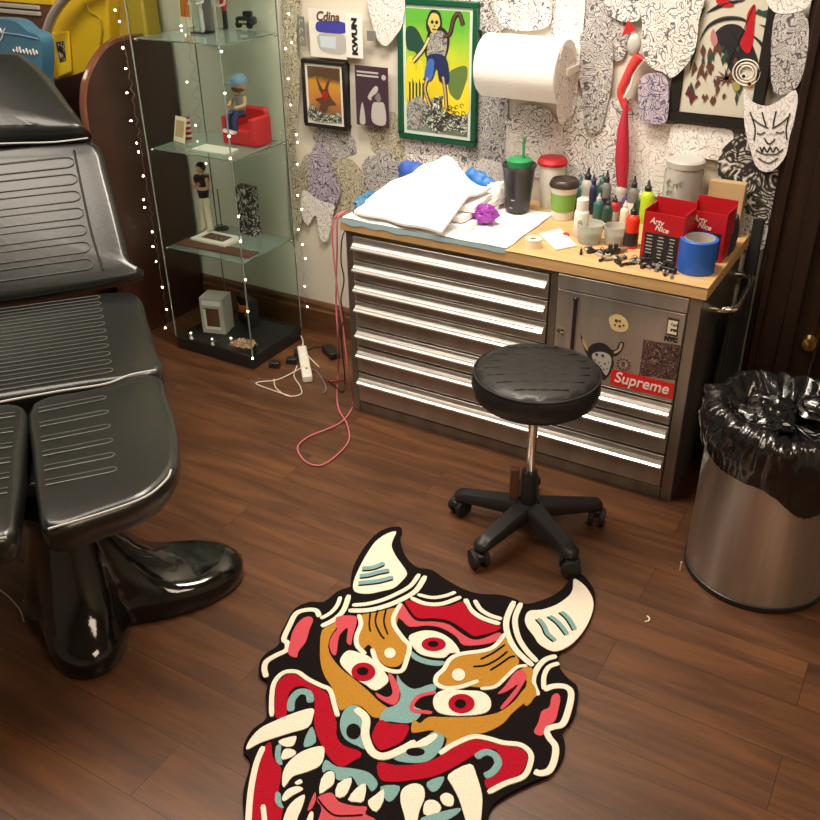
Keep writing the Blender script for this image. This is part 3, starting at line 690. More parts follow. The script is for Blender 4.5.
# headrest, tilted flatter than the back
TH2 = math.radians(40); vh = (a_*math.cos(TH2)+ZU*math.sin(TH2)).normalized(); nh = ub.cross(vh)
if nh.dot(CAM-BR) < 0: nh = -nh
Ph = Bk(90, 140, .075); Hd = lambda x, y, off=0.: ap(x, y, Ph+nh*off, nh)
ch = ctr-nh*(ctr-Ph).dot(nh)
hs_ = [Hd(*p) for p in ((84, 122), (66, 97), (45, 70), (26, 54), (8, 48))]
cmir = Hd(-34, 60); mh = lambda p: p-ub*2*(p-cmir).dot(ub)
lowr = [Hd(*p) for p in ((86, 128), (50, 131), (10, 132))]
ho = lowr[::-1]+hs_+[mh(p) for p in hs_[::-1]]+[mh(p) for p in lowr]
cushion(ho, nh, .1, .045, 'headrest', M['leather'], chair, .008, 3)
hp = smooth_curve([Hd(x, y, -.02) for x, y in ((88, 138), (55, 142), (20, 143), (-10, 144))], False, 4)
MB().tube(hp, .0025, 6).build('headrest_piping', M['piping'], chair)
# frames below the pads
fr = MB(); cm = FL.lerp(FR, .5)
def slab(c, u, v, n, w, l, h): 
    MM = Matrix(((u.x, v.x, n.x, c.x), (u.y, v.y, n.y, c.y), (u.z, v.z, n.z, c.z), (0, 0, 0, 1))); fr.box((-w/2, -l/2, -h/2), (w/2, l/2, h/2), M4=MM)
ua = (cm-BL.lerp(BR, .5)).normalized()
slab(cm-ua*.2-ZU*.125, ub, ua, ZU, .42, .5, .05); slab(cm+ua*.15-ZU*.11, ub, ua, ZU, .12, .35, .04)
fr.build('frame', M['black'], chair, bevel=.008)
BC = V((-1.765, 1.205, 0)); fa = V((.775, -.632, 0)).normalized(); fbv = V((.632, .775, 0)).normalized()
def star(th):
    base = .14; r = base
    for d, L_ in ((fa, .285), (fbv, .44), (-fa, .36), (-fbv, .16)):
        cs = math.cos(th)*d.x+math.sin(th)*d.y
        if cs > 0: r = max(r, base+(L_-base)*(cs**6.5))
    return r
rs = []
for z, k_ in ((0, .97), (.012, 1.0), (.05, 1.0), (.066, .97), (.078, .90)):
    rs.append([BC+V((math.cos(2*PI*i/96), math.sin(2*PI*i/96), 0))*star(2*PI*i/96)*k_+V((0, 0, z)) for i in range(96)])
for q in range(1, 9):
    u = q/8
    ring = []
    for i in range(96):
        th = 2*PI*i/96; R_ = star(th)*.9; rr = R_*(1-u)+.09*u
        sl = max(0, (.36-rr)/.27); ring.append(BC+V((math.cos(th), math.sin(th), 0))*rr+V((0, 0, .078+.012*u+.24*min(1, sl)**2.4*u**.5)))
    rs.append(ring)
for z, r_ in ((.36, .11), (.40, .13)): rs.append([BC+V((math.cos(2*PI*i/96)*r_, math.sin(2*PI*i/96)*r_, z)) for i in range(96)])
MB().rings(rs).build('base', M['gloss_black'], chair, ang=60)

# ------------------------------------------------------------------ stool
SC = V((-.848, 2.118, 0)); SH = .522
stool = thing('swivel_stool', 'round black padded swivel stool on five castors in front of the steel cabinet', 'stool', SC)
MB().lathe([(.06, SH-.05), (.158, SH-.045), (.174, SH-.03), (.179, SH-.005), (.177, SH+.02), (.169, SH+.036), (.15, SH+.045), (.1, SH+.049), (.04, SH+.05), (0, SH+.05)], SC, 56, wob=lambda k, th, r, z: (r*(1+.006*math.sin(16*th)) if 2 < k < 6 else r, z)).build('seat', M['stool_vinyl'], stool)
q = MB()
for i in range(-3, 4):
    w_ = math.sqrt(max(0, .145**2-(i*.042)**2))
    R = Matrix.Rotation(.5, 3, 'Z')
    pts = [SC+R@V((x*w_, i*.042, 0))+V((0, 0, SH+.049-.3*((x*w_)**2+(i*.042)**2)**1.0*.35+.0012*math.sin(x*15))) for x in [j/8-1 for j in range(17)]]
    q.tube(pts, .0022, 6)
q.build('seat_stitching', M['soft_black'], stool)
MB().tube([SC+V((math.cos(2*PI*i/48)*.174, math.sin(2*PI*i/48)*.174, SH+.032)) for i in range(48)], .0035, 6, closed=True).build('seat_piping', M['stool_vinyl'], stool)
MB().box(SC+V((-.09, -.09, SH-.059)), SC+V((.09, .09, SH-.05))).build('seat_plate', M['black'], stool)
MB().cyl(SC+V((0, 0, .2)), SC+V((0, 0, SH-.055)), .014, n=20).build('gas_cylinder', M['chrome'], stool)
MB().cyl(SC+V((0, 0, .085)), SC+V((0, 0, .225)), .025, .022, n=20).build('column_sleeve', M['black'], stool)
MB().tube([SC+V((-.01, 0, SH-.065)), SC+V((-.05, -.03, SH-.07)), SC+V((-.1, -.06, SH-.075))], .005, 8).build('height_lever', M['black'], stool)
MB().box(SC+V((-.062, -.012, .1)), SC+V((-.035, .012, .22)), rz=.5).build('lever_bracket', M['brown'], stool, bevel=.003)
MB().lathe([(.0, .065), (.045, .067), (.05, .085), (.042, .105), (.028, .115)], SC, 24).build('hub', M['black'], stool)
cast = [az(457, 500, .03), az(479, 556, .03), az(577, 560, .03)]
angs = [math.atan2(p.y-SC.y, p.x-SC.x) for p in cast]
a0 = angs[1]
a0 = sum(((a-k*2*PI/5) - 2*PI*round((a-k*2*PI/5-angs[0])/(2*PI))) for k, a in enumerate(angs))/3
RL = sum((p-SC).xy.length for p in cast)/3
for k in range(5):
    th = a0+k*2*PI/5; d = V((math.cos(th), math.sin(th), 0)); s = V((-d.y, d.x, 0)); rs = []
    for u in (0, .2, .5, .8, 1, 1.06):
        r_ = .03+(RL-.03)*u; w_ = .033-.008*u; zt = .118-.03*u; zb = .07-.010*u if u < .9 else .062
        if u > 1: w_ *= .5; zt -= .006; zb += .004
        c = SC+d*r_; rs.append([c+s*w_*.7+ZU*zt, c+s*w_+ZU*(zt-.012), c+s*w_*.8+ZU*zb, c-s*w_*.8+ZU*zb, c-s*w_+ZU*(zt-.012), c-s*w_*.7+ZU*zt])
    MB().rings(rs).build('leg', M['black'], stool, ang=50)
    e = SC+d*RL; tt = V((math.cos(th+1.1), math.sin(th+1.1), 0))
    ca = MB().cyl(e+ZU*.05, e+ZU*.066, .008).box((-.018, -.012, .03), (.024, .012, .056), M4=Matrix.Translation(e)@Matrix.Rotation(th+1.1, 4, 'Z')).build('caster', M['black'], stool, bevel=.006)
    sd = V((-tt.y, tt.x, 0))
    for s_ in (-1, 1):
        MB().lathe([(.014, -.009), (.028, -.008), (.03, 0), (.028, .008), (.014, .009)], e+ZU*.0302-tt*.004+sd*s_*.017, 20, 0, sd).build('caster_wheel', M['soft_black'], ca)

# ------------------------------------------------------------------ waste bin with liner
TC = V((-.205, 2.292, 0)); TR = .198
binn = thing('waste_bin', 'round brushed steel waste bin lined with a black plastic bag', 'bin', TC)
MB().lathe([(TR-.006, 0), (TR, .004), (TR, .018), (TR-.004, .02)], TC, 64).build('base_ring', M['black'], binn)
MB().lathe([(TR-.004, .018), (TR-.003, .44), (TR, .444), (TR, .45), (TR-.008, .45), (TR-.008, .03)], TC, 64, cap1=False).build('can', M['can_steel'], binn)
def bagw(k, th, r, z):
    """plastic bag turned over the rim: fine radial creases, one hanging corner"""
    d = math.cos(th+1.02); hang = .085*max(0, d)**14+.008*math.sin(3*th+1)
    cr = lambda f, s_: abs(nz((math.cos(th)*f, math.sin(th)*f, k*.22+s_), 1, s_))
    zz = z
    if k <= 3:
        zz = z-hang*(1, .85, .5, .2)[k]; f_ = .012*cr(7, 2.)+.01*cr(15, 5.)
    elif k < 10: f_ = .038*cr(5, 2.)+.03*cr(11, 5.)+.012*cr(24, 9.)-.018; zz += .022*nz((math.cos(th)*3, math.sin(th)*3, 3.3+k*.3))
    else: f_ = .05*nz((math.cos(th)*3, math.sin(th)*3, k*.5)); zz += .05*nz((math.cos(th)*4, math.sin(th)*4, k*.6))
    return max(.002, r+f_), zz
bagprof = [(TR+.003, .408), (TR+.005, .42), (TR+.008, .437), (TR+.012, .455), (TR+.016, .475), (TR+.016, .495), (TR+.012, .515), (TR+.004, .533), (TR-.01, .545), (TR-.03, .54), (TR-.055, .515), (TR-.085, .49), (.07, .475), (.03, .48), (.0, .48)]
MB().lathe(bagprof, TC, 220, wob=bagw, cap0=False, cap1=False).build('bin_liner', M['bag'], binn, ang=180, fixn=False)
q = MB(); rr = random.Random(4)
for i in range(5):
    c = TC+V((rr.uniform(-.09, .09), rr.uniform(-.06, .1), .50+rr.uniform(0, .02)))
    q.ball(c, .05, (1.2, 1, .6), 30, 18, fn=lambda d, s=i: 1+.4*nz(d, 2.6, s)+.25*abs(nz(d, 7, s)))
q.build('liner_folds', M['bag'], binn)

# ------------------------------------------------------------------ demon mask rug
RZ = .012
def zz(ox, oy, s): return lambda pts: [(ox+x/s, oy+y/s) for x, y in pts]
Z1 = zz(240, 520, 4.1); Z2 = zz(400, 560, 4.1); Z3 = zz(240, 670, 4.556); Z4 = zz(400, 670, 4.556); Z6 = zz(240, 520, 4.316); Z8 = zz(230, 640, 2.929)
rug = MB()
RC = [0]
def rpoly(px, mi, lvl, k=3):
    RC[0] += 1
    p = smooth_curve([az(x, y, RZ) for x, y in px], True, k)
    z1 = RZ+lvl*.0012+RC[0]*1.2e-5; rug.poly([V((q_.x, q_.y, z1)) for q_ in p], (0, 0, -.0035), mi)
def rstroke(px, w, mi, lvl):               # w in photo pixels near the stroke
    RC[0] += 1; w = w*(1.28 if mi in (1, 3, 5) else 1.15)
    p = smooth_curve([az(x, y, RZ) for x, y in px], False, 4)
    sc = (az(px[0][0]+5, px[0][1], RZ)-az(px[0][0]-5, px[0][1], RZ)).length/10*w*.5
    Lf = []; Rt = []
    for i, q_ in enumerate(p):
        t_ = (p[min(i+1, len(p)-1)]-p[max(i-1, 0)]).normalized(); n_ = V((-t_.y, t_.x, 0)); e = .62 if i in (0, len(p)-1) else 1
        Lf.append(q_+n_*sc*e); Rt.append(q_-n_*sc*e)
    z1 = RZ+lvl*.0012+RC[0]*1.2e-5; rug.poly([V((q_.x, q_.y, z1)) for q_ in Lf+Rt[::-1]], (0, 0, -.0035), mi)
def rell(Zf, cx, cy, rx, ry, mi, lvl): rpoly(Zf([(cx+rx*math.cos(2*PI*i/14), cy+ry*math.sin(2*PI*i/14)) for i in range(14)]), mi, lvl, 2)
outl = [(396, 529.5), (402, 532), (400, 541), (404, 556), (411, 566), (419, 571), (432, 573), (445, 582), (463, 592), (480, 597), (500, 598), (515, 602), (527, 607), (548, 601), (562, 592), (570, 581), (574, 575), (581, 577), (591, 588), (595, 602), (590, 622), (577, 641), (561, 653), (558, 661), (560, 672), (568, 682), (577, 690), (577, 705), (572, 722), (562, 734), (565, 750), (560, 765), (548, 778), (528, 787), (508, 797), (492, 809), (487, 824), (480, 850), (455, 880), (415, 900), (370, 905), (320, 895), (275, 872), (250, 845), (244, 815), (244, 793), (251, 766), (244, 755), (246, 744), (254, 732), (267, 721), (266, 699), (268, 685), (260, 678), (260, 666), (266, 657), (279, 648), (280, 639), (286, 627), (295, 612), (310, 605), (324, 605), (337, 595), (347, 591), (351, 589), (351, 582), (354, 569), (362, 554), (374, 539), (385, 532)]
op = smooth_curve([az(x, y, 0) for x, y in outl], True, 3)
rug.poly([V((p.x, p.y, .001)) for p in op], (0, 0, RZ-.001), 0)
K_, W_, R_, P_, O_, T_ = range(6)
# horns and collars
rpoly(Z1([(640, 48), (600, 58), (555, 90), (520, 140), (490, 195), (467, 250), (465, 285), (485, 300), (530, 303), (580, 293), (630, 280), (665, 250), (685, 220), (665, 185), (640, 150), (622, 110), (628, 80)]), W_, 1)
for s in ([(500, 200), (535, 198), (565, 190), (592, 178)], [(490, 231), (530, 226), (570, 215), (612, 207)], [(485, 260), (530, 256), (575, 250), (628, 236)]):
    rstroke(Z1(s), 4.2, T_, 2); rstroke(Z1([(x, y+11) for x, y in s]), 1.2, K_, 3)
rstroke(Z1([(460, 350), (520, 345), (580, 330), (640, 305), (700, 270), (735, 222)]), 3.8, W_, 1)
rstroke(Z1([(445, 372), (520, 371), (590, 356), (660, 328), (722, 290), (760, 230)]), 4.6, W_, 1)
rstroke(Z1([(330, 405), (370, 383), (398, 352), (412, 315)]), 3.4, W_, 1)
rstroke(Z1([(333, 437), (385, 410), (425, 370), (447, 308)]), 4.4, W_, 1)
rstroke(Z2([(72, 142), (130, 155), (185, 148), (228, 132)]), 3.4, W_, 1)
rstroke(Z2([(45, 156), (105, 180), (175, 180), (250, 152)]), 4., W_, 1)
rstroke(Z2([(268, 160), (290, 205), (340, 240), (410, 263)]), 4.3, W_, 1)
rstroke(Z2([(306, 165), (330, 203), (370, 228), (418, 243)]), 3.8, W_, 1)
rstroke(Z2([(468, 170), (438, 240), (440, 300), (475, 370), (545, 435)]), 4.6, W_, 1)
rstroke(Z2([(497, 177), (472, 240), (482, 310), (515, 368), (562, 418)]), 4.3, W_, 1)
rpoly(Z2([(712, 80), (708, 120), (690, 150), (640, 185), (580, 205), (530, 210), (512, 240), (520, 275), (550, 315), (570, 345), (615, 372), (655, 372), (710, 340), (760, 280), (790, 210), (790, 160), (765, 115), (735, 88)]), W_, 1)
for s in ([(565, 243), (588, 270), (604, 305), (637, 334)], [(612, 232), (650, 262), (686, 308)], [(660, 215), (690, 243), (717, 288)]):
    rstroke(Z2(s), 4.4, T_, 2); rstroke(Z2([(x-10, y+4) for x, y in s]), 1.2, K_, 3)
rstroke(Z2([(642, 395), (595, 410), (560, 450), (545, 500), (566, 556)]), 4.4, W_, 1)
rstroke(Z2([(652, 424), (610, 440), (590, 480), (590, 532)]), 3.8, W_, 1)
# ears
rstroke(Z4([(655, 92), (700, 75), (755, 78), (780, 110), (765, 190), (740, 248), (700, 260), (668, 275), (680, 310), (708, 350), (703, 410), (680, 458), (640, 472), (612, 462)]), 5., W_, 1)
rpoly(Z4([(712, 108), (730, 125), (722, 180), (705, 235), (665, 258), (648, 300), (610, 285), (630, 240), (645, 190), (680, 170), (690, 125)]), P_, 1)
rstroke(Z1([(325, 398), (312, 372), (270, 370), (230, 385), (205, 430), (180, 488), (194, 505), (190, 535), (150, 555), (110, 580), (100, 610), (108, 646)]), 4.2, W_, 1)
rpoly(Z1([(282, 397), (300, 410), (285, 450), (270, 500), (240, 540), (232, 565), (198, 550), (205, 500), (220, 450), (250, 410)]), P_, 1)
# brow centre
rpoly(Z2([(20, 172), (45, 168), (110, 190), (200, 190), (258, 172), (290, 218), (350, 258), (412, 274), (395, 292), (340, 308), (300, 312), (260, 285), (200, 250), (140, 240), (75, 240), (45, 212)]), R_, 1)
rpoly(Z2([(-2, 180), (14, 185), (40, 225), (72, 252), (140, 254), (200, 266), (255, 305), (300, 328), (345, 322), (400, 300), (416, 306), (400, 330), (340, 348), (260, 350), (230, 315), (170, 280), (110, 270), (40, 275), (10, 250), (-16, 226)]), P_, 1)
rpoly(Z2([(35, 322), (60, 300), (110, 290), (165, 300), (215, 332), (245, 378), (205, 383), (180, 402), (120, 398), (70, 378)]), W_, 1)
rell(Z2, 138, 348, 50, 28, R_, 2); rell(Z2, 136, 348, 22, 12, K_, 3)
rpoly(Z2([(38, 368), (80, 397), (130, 412), (183, 418), (165, 435), (110, 430), (62, 412), (42, 390)]), T_, 1)
# left brow
rpoly(Z1([(490, 395), (560, 380), (640, 362), (648, 400), (642, 440), (665, 485), (688, 515), (680, 560), (650, 600), (600, 600), (562, 565), (530, 512), (500, 535), (478, 500), (488, 450)]), O_, 1)
rstroke(Z1([(487, 390), (496, 430), (478, 480), (482, 520), (515, 552)]), 3.6, W_, 2)
rstroke(Z1([(660, 345), (630, 400), (635, 440), (670, 490), (695, 520), (682, 580), (660, 622), (600, 616), (560, 582), (542, 530)]), 3.6, W_, 2)
for s in ([(535, 380), (530, 430), (535, 460)], [(565, 372), (555, 420), (575, 470), (592, 490)], [(600, 365), (590, 420), (606, 472)]): rstroke(Z1(s), 1.4, K_, 3)
rell(Z1, 615, 548, 23, 21, W_, 2)
rpoly(Z1([(395, 402), (470, 396), (478, 425), (462, 480), (455, 515), (437, 500), (442, 445), (412, 470), (402, 500), (395, 552), (378, 552), (366, 510), (382, 470), (398, 450)]), P_, 2)
rpoly([(322, 631), (333, 624), (344, 614), (338, 626), (330, 638), (329, 652), (340, 668), (356, 681), (369, 692), (378, 701), (388, 708), (396, 711), (388, 715), (380, 718), (372, 717), (363, 708), (352, 705), (341, 711), (337, 703), (332, 688), (325, 677), (321, 665), (320, 650)], O_, 1)
rpoly(Z6([(435, 625), (440, 590), (470, 566), (520, 578), (570, 602), (640, 682), (620, 720), (580, 738), (540, 712), (490, 682)]), W_, 2)
rell(Z6, 533, 660, 52, 40, R_, 3); rell(Z6, 530, 658, 25, 17, K_, 4)
rpoly(Z6([(640, 668), (662, 678), (690, 740), (668, 802), (600, 772), (586, 748), (630, 768), (658, 752), (650, 710)]), P_, 2)
# nose
rpoly(Z8([(490, 103), (505, 125), (540, 145), (592, 130), (602, 148), (555, 168), (540, 195), (562, 207), (550, 232), (520, 245), (470, 240), (438, 236), (452, 205), (488, 190), (500, 160), (490, 130)]), T_, 1)
rstroke(Z8([(603, 155), (552, 168), (533, 205), (592, 215)]), 3.4, P_, 2)
rpoly(Z8([(443, 235), (470, 246), (520, 250), (522, 268), (502, 300), (450, 323), (432, 318), (416, 288), (425, 255)]), R_, 1)
rpoly(Z8([(322, 255), (330, 215), (352, 193), (380, 198), (405, 235), (400, 260), (398, 318), (375, 312), (338, 292)]), T_, 1)
rstroke(Z8([(368, 203), (398, 232), (396, 280), (415, 328), (450, 343), (500, 325), (545, 300)]), 6.4, W_, 2)
rell(Z8, 362, 270, 21, 22, K_, 3)
rpoly(Z8([(480, 350), (520, 318), (565, 292), (600, 268), (627, 285), (618, 318), (588, 352), (540, 362)]), T_, 1)
rpoly(Z8([(500, 335), (545, 302), (598, 276), (606, 288), (575, 312), (540, 318)]), W_, 2)
rell(Z8, 543, 330, 27, 11, K_, 3)
# right brow and eye
rpoly(Z2([(155, 495), (180, 462), (200, 422), (250, 395), (340, 382), (400, 352), (430, 312), (450, 360), (488, 412), (470, 450), (420, 492), (390, 520), (340, 525), (250, 518), (190, 525)]), O_, 1)
rstroke(Z2([(430, 305), (390, 355), (340, 375), (250, 388), (205, 410), (180, 450), (150, 480), (150, 510), (190, 528), (250, 522), (322, 498)]), 3.6, W_, 2)
rstroke(Z2([(330, 530), (390, 522), (440, 478), (480, 442), (522, 436)]), 3., W_, 2)
for s in ([(300, 440), (350, 435), (400, 410), (440, 378)], [(330, 410), (380, 385), (430, 350)], [(370, 455), (410, 430), (450, 402), (472, 398)]): rstroke(Z2(s), 1.4, K_, 3)
rell(Z2, 240, 475, 27, 25, W_, 3)
rpoly(Z2([(520, 440), (545, 452), (540, 500), (552, 558), (520, 600), (505, 570), (520, 500), (500, 480), (480, 462)]), O_, 1)
rpoly(Z2([(400, 552), (430, 520), (470, 465), (500, 455), (520, 480), (500, 520), (470, 565), (425, 612), (412, 606), (450, 560), (485, 512), (440, 540)]), P_, 2)
rpoly(Z4([(62, 228), (90, 245), (130, 217), (200, 217), (320, 217), (400, 208), (460, 190), (520, 145), (560, 95), (600, 60), (622, 118), (570, 150), (510, 200), (470, 245), (400, 283), (330, 298), (270, 316), (205, 355), (212, 315), (150, 278), (100, 283), (52, 285)]), O_, 1)
rpoly(Z4([(150, 150), (165, 112), (210, 94), (300, 97), (370, 102), (408, 130), (414, 170), (388, 198), (320, 210), (230, 210), (170, 193)]), W_, 2)
rell(Z4, 280, 158, 60, 44, R_, 3); rell(Z4, 275, 160, 26, 20, K_, 4)
# lips
rstroke(Z4([(180, 385), (240, 345), (330, 308), (400, 315), (470, 335), (550, 345), (595, 385), (590, 440), (560, 490), (480, 520), (400, 562)]), 4.4, W_, 2)
rpoly(Z4([(-100, 424), (-20, 436), (90, 430), (180, 397), (240, 360), (330, 322), (400, 330), (470, 348), (545, 358), (580, 392), (572, 435), (545, 478), (470, 508), (405, 545), (385, 510), (400, 490), (440, 460), (460, 410), (440, 370), (400, 360), (340, 388), (240, 448), (150, 488), (60, 503), (-30, 512), (-92, 498)]), R_, 1)
rstroke(Z4([(345, 402), (390, 378), (432, 392), (447, 430), (420, 470), (385, 487)]), 6., T_, 2)
rstroke(Z3([(145, 215), (145, 130), (157, 60), (200, 15), (260, 12), (310, 45), (370, 75), (410, 95), (430, 160), (446, 215)]), 4., W_, 2)
rpoly(Z3([(162, 218), (160, 130), (172, 62), (215, 24), (260, 26), (310, 60), (370, 90), (400, 112), (415, 170), (440, 240), (440, 300), (470, 345), (540, 370), (552, 395), (510, 420), (470, 443), (430, 428), (390, 378), (352, 300), (338, 240), (340, 130), (318, 92), (280, 76), (240, 88), (216, 130), (212, 205)]), R_, 1)
rstroke(Z3([(232, 190), (236, 138), (270, 102), (312, 108), (322, 150)]), 6., T_, 1)
rpoly(Z3([(30, 365), (45, 320), (90, 270), (150, 238), (250, 197), (330, 177), (334, 210), (310, 263), (230, 288), (150, 314), (90, 335)]), W_, 1)
rpoly(Z3([(100, 370), (140, 332), (150, 400), (188, 450), (180, 530), (168, 600), (196, 630), (188, 690), (190, 820), (60, 820), (52, 600), (65, 500)]), R_, 1)
rstroke(Z3([(107, 352), (75, 430), (52, 540), (42, 640), (38, 740), (45, 820)]), 4.6, W_, 2)
rstroke(Z3([(105, 618), (112, 683), (118, 760)]), 4., W_, 2)
rpoly(Z3([(165, 350), (188, 345), (185, 390), (194, 430), (176, 432), (160, 402)]), T_, 1); rpoly(Z3([(330, 262), (346, 330), (292, 353), (302, 300)]), T_, 1)
rpoly(Z3([(165, 560), (185, 568), (190, 610), (200, 632), (178, 628), (160, 600)]), T_, 2)
rpoly(Z3([(176, 325), (250, 303), (255, 320), (240, 348), (202, 350)]), W_, 1); rpoly(Z3([(190, 388), (206, 362), (245, 366), (254, 385), (222, 404), (192, 410)]), W_, 1)
rpoly(Z3([(376, 350), (384, 390), (364, 438), (300, 468), (240, 488), (202, 536), (192, 510), (202, 452), (242, 402), (300, 366)]), W_, 1)
rpoly(Z3([(192, 584), (215, 548), (260, 532), (288, 546), (240, 574), (202, 600)]), W_, 1); rpoly(Z3([(250, 515), (275, 500), (285, 515), (262, 525)]), W_, 1)
rpoly(Z3([(196, 690), (230, 612), (293, 570), (286, 620), (258, 690), (245, 780), (196, 780)]), W_, 1)
rpoly(Z3([(300, 700), (320, 650), (335, 655), (330, 700), (320, 770), (290, 780)]), W_, 1)
rpoly(Z3([(375, 445), (392, 412), (440, 442), (520, 452), (590, 472), (628, 520), (600, 556), (572, 518), (546, 540), (510, 488), (475, 505), (440, 500), (432, 468), (400, 458), (380, 470)]), T_, 1)
rpoly(Z3([(640, 535), (728, 532), (702, 590), (668, 598)]), T_, 1)
for s in ([(362, 568), (370, 502), (400, 467), (430, 472), (428, 520), (400, 545)], [(436, 580), (446, 522), (508, 494), (500, 540), (475, 580)], [(492, 595), (530, 543), (574, 522), (564, 600), (530, 605)], [(584, 600), (620, 572), (654, 548), (654, 600), (622, 650), (592, 630)]): rpoly(Z3(s), W_, 2, 2)
rpoly(Z3([(352, 602), (362, 577), (418, 562), (450, 602), (520, 622), (578, 627), (572, 660), (622, 690), (610, 770), (350, 780), (372, 640)]), P_, 1)
rstroke(Z3([(355, 590), (385, 630), (430, 665), (500, 668), (560, 664)]), 1.6, K_, 2)
rpoly(Z3([(340, 560), (308, 640), (328, 632), (346, 592)]), P_, 1)
rpoly(Z4([(2, 600), (12, 545), (60, 520), (103, 532), (113, 580), (90, 640), (80, 690), (72, 780), (22, 780), (25, 690)]), W_, 1)
rpoly(Z4([(116, 602), (160, 597), (188, 630), (160, 663), (108, 658)]), W_, 1); rpoly(Z4([(182, 582), (210, 562), (243, 580), (240, 620), (202, 618)]), W_, 1)
rpoly(Z4([(220, 482), (318, 432), (348, 482), (373, 570), (373, 640), (360, 740), (335, 780), (315, 740), (296, 680), (268, 590), (237, 530)]), W_, 2)
rpoly(Z4([(122, 515), (200, 488), (180, 540), (145, 558)]), T_, 1); rpoly(Z4([(100, 675), (262, 632), (268, 652), (205, 690), (120, 700)]), T_, 1)
# lower jaw, outside the photograph
rpoly([(300, 838), (340, 850), (400, 852), (450, 838), (462, 850), (430, 874), (380, 886), (330, 878), (295, 860)], R_, 1)
tag(rug.build('rug', RUG, smooth=False, origin=(az(410, 700).x, az(410, 700).y, 0)), 'tufted rug shaped like a horned red, ochre and teal demon mask on the wooden floor', 'rug')

# ------------------------------------------------------------------ wall: stencils, pictures
lay = [0]
def shape(kind, n=40, seed=0):
    rr = random.Random(seed); out = []
    if kind == 'rect': return [(-.5, -.5), (.5, -.5), (.5, .5), (-.5, .5)]
    for i in range(n):
        t_ = 2*PI*i/n; c, s = math.cos(t_), math.sin(t_)
        if kind == 'oval': r_ = .5
        elif kind == 'shield': r_ = .5*(1+.12*math.cos(2*t_)); c *= (1.0 if s > 0 else 1-.55*(-s)**1.5); c *= 1.08 if s > 0 else 1; s = min(s, .82) if s > 0 else s
        elif kind == 'blob': r_ = .46*(1+.18*nz((c*1.5, s*1.5, seed*3.1), 1.3, seed)+.05*math.sin(5*t_+seed)+.04*math.sin(9*t_))
        elif kind == 'sheet': r_ = .5/max(abs(c), abs(s))*(1-.03*rr.random()); r_ = min(r_, .64)
        if kind == 'shield': r_ = .5*(1+.12*math.cos(2*t_))
        out.append((c*r_, s*r_))
    return out
def stencil(px, py, w, h, kind, m, label, rot=0., seed=1, grp=None, Y=None, outline=None, curl=.006):
    """one paper stencil taped to the wall; w and h in metres"""
    lay[0] += 1; Yp = Y if Y else WY-.0012-.0009*lay[0]
    c = ay(px, py, Yp); R_2 = Matrix.Rotation(math.radians(rot), 2)
    if outline: pts2 = [ay(x, y, Yp)-c for x, y in outline]; pts2 = [(p.x, p.z) for p in smooth_curve(pts2, True, 3)]
    else: pts2 = [tuple(R_2@V((x*w, y*h))) for x, y in shape(kind, seed=seed)]
    pts = [c+V((x, 0, z)) for x, z in pts2]
    q_ = MB().poly(pts, (0, -.0006, 0)); o = q_.build('paper_stencil', m, smooth=False, origin=(c.x, Yp, c.z))
    return tag(o, label, 'stencil', grp or 'paper stencils on the back wall')
S = stencil
# a ground layer of sheets, then the ones the photograph shows clearly
S(330, 185, .40, .30, 'blob', M['sten5'], 'khaki-toned stencil low on the wall beside the worktop corner', 5, 3)
S(335, 140, .22, .16, 'blob', M['sten2'], 'grey stencil just below the small black-framed picture', 0, 4)
S(395, 140, .26, .20, 'blob', M['sten5'], 'khaki stencil below the magazine page, left of the green frame corner', 0, 5)
S(445, 165, .34, .26, 'sheet', M['sten1'], 'fine-lined stencil sheet directly below the green-framed poster', 3, 6)
S(385, 175, .22, .2, 'blob', M['sten2'], 'dark patterned stencil behind the left end of the white towels', 0, 7)
S(487, 120, .16, .3, 'sheet', M['sten2'], 'narrow stencil between the green-framed poster and the towel roll', 0, 8)
S(500, 185, .2, .16, 'sheet', M['sten6'], 'faint stencil on the wall to the left of the black tumbler', -8, 9)
S(545, 150, .3, .2, 'sheet', M['sten6'], 'pale stencil below the paper towel roll', 0, 10)
S(530, 125, .2, .14, 'blob', M['sten1'], 'stencil half hidden under the lower edge of the towel roll', 4, 11)
S(590, 20, .26, .24, 'sheet', M['sten2'], 'grey stencil sheet at the top, right of the towel roll', 0, 12)
S(600, 150, .28, .34, 'sheet', M['sten1'], 'stencil sheet behind the ink bottles, left of the red ornament', 2, 13)
S(655, 160, .24, .24, 'sheet', M['sten6'], 'faint stencil sheet between the red ornament and the glass jar', 0, 14)
S(450, -6, .4, .1, 'sheet', M['sten1'], 'stencil cut off by the top edge above the green frame', 0, 15)
S(490, 12, .12, .18, 'blob', M['sten2'], 'small grey stencil above the left end of the towel roll', 10, 16)
S(522, 8, .2, .16, 'sheet', M['sten1'], 'stencil with a pointed corner above the towel roll', 0, 17, outline=[(496, -12), (502, 26), (538, 30), (552, 18), (543, -12)])
S(570, 10, .1, .2, 'sheet', M['sten6'], 'pale stencil at the top edge above the right end of the roll', 0, 18)
S(295, 110, .14, .9, 'sheet', M['sten5'], 'long curling stencil strip at the left end of the papered wall', 2, 19, outline=[(283, -10), (300, -10), (297, 40), (300, 90), (296, 150), (303, 215), (292, 235), (288, 160), (284, 80)])
S(318, 160, .2, .3, 'blob', M['sten4'], 'lilac teardrop stencil hanging beside the left end of the worktop', 0, 20, outline=[(316, 143), (326, 152), (334, 172), (340, 188), (336, 205), (326, 212), (314, 208), (308, 190), (308, 165)])
S(320, 215, .2, .2, 'blob', M['sten6'], 'pale ragged stencil below the lilac teardrop stencil', 0, 21, outline=[(303, 190), (318, 200), (334, 205), (333, 215), (328, 240), (320, 238), (316, 215), (308, 225), (302, 215)])
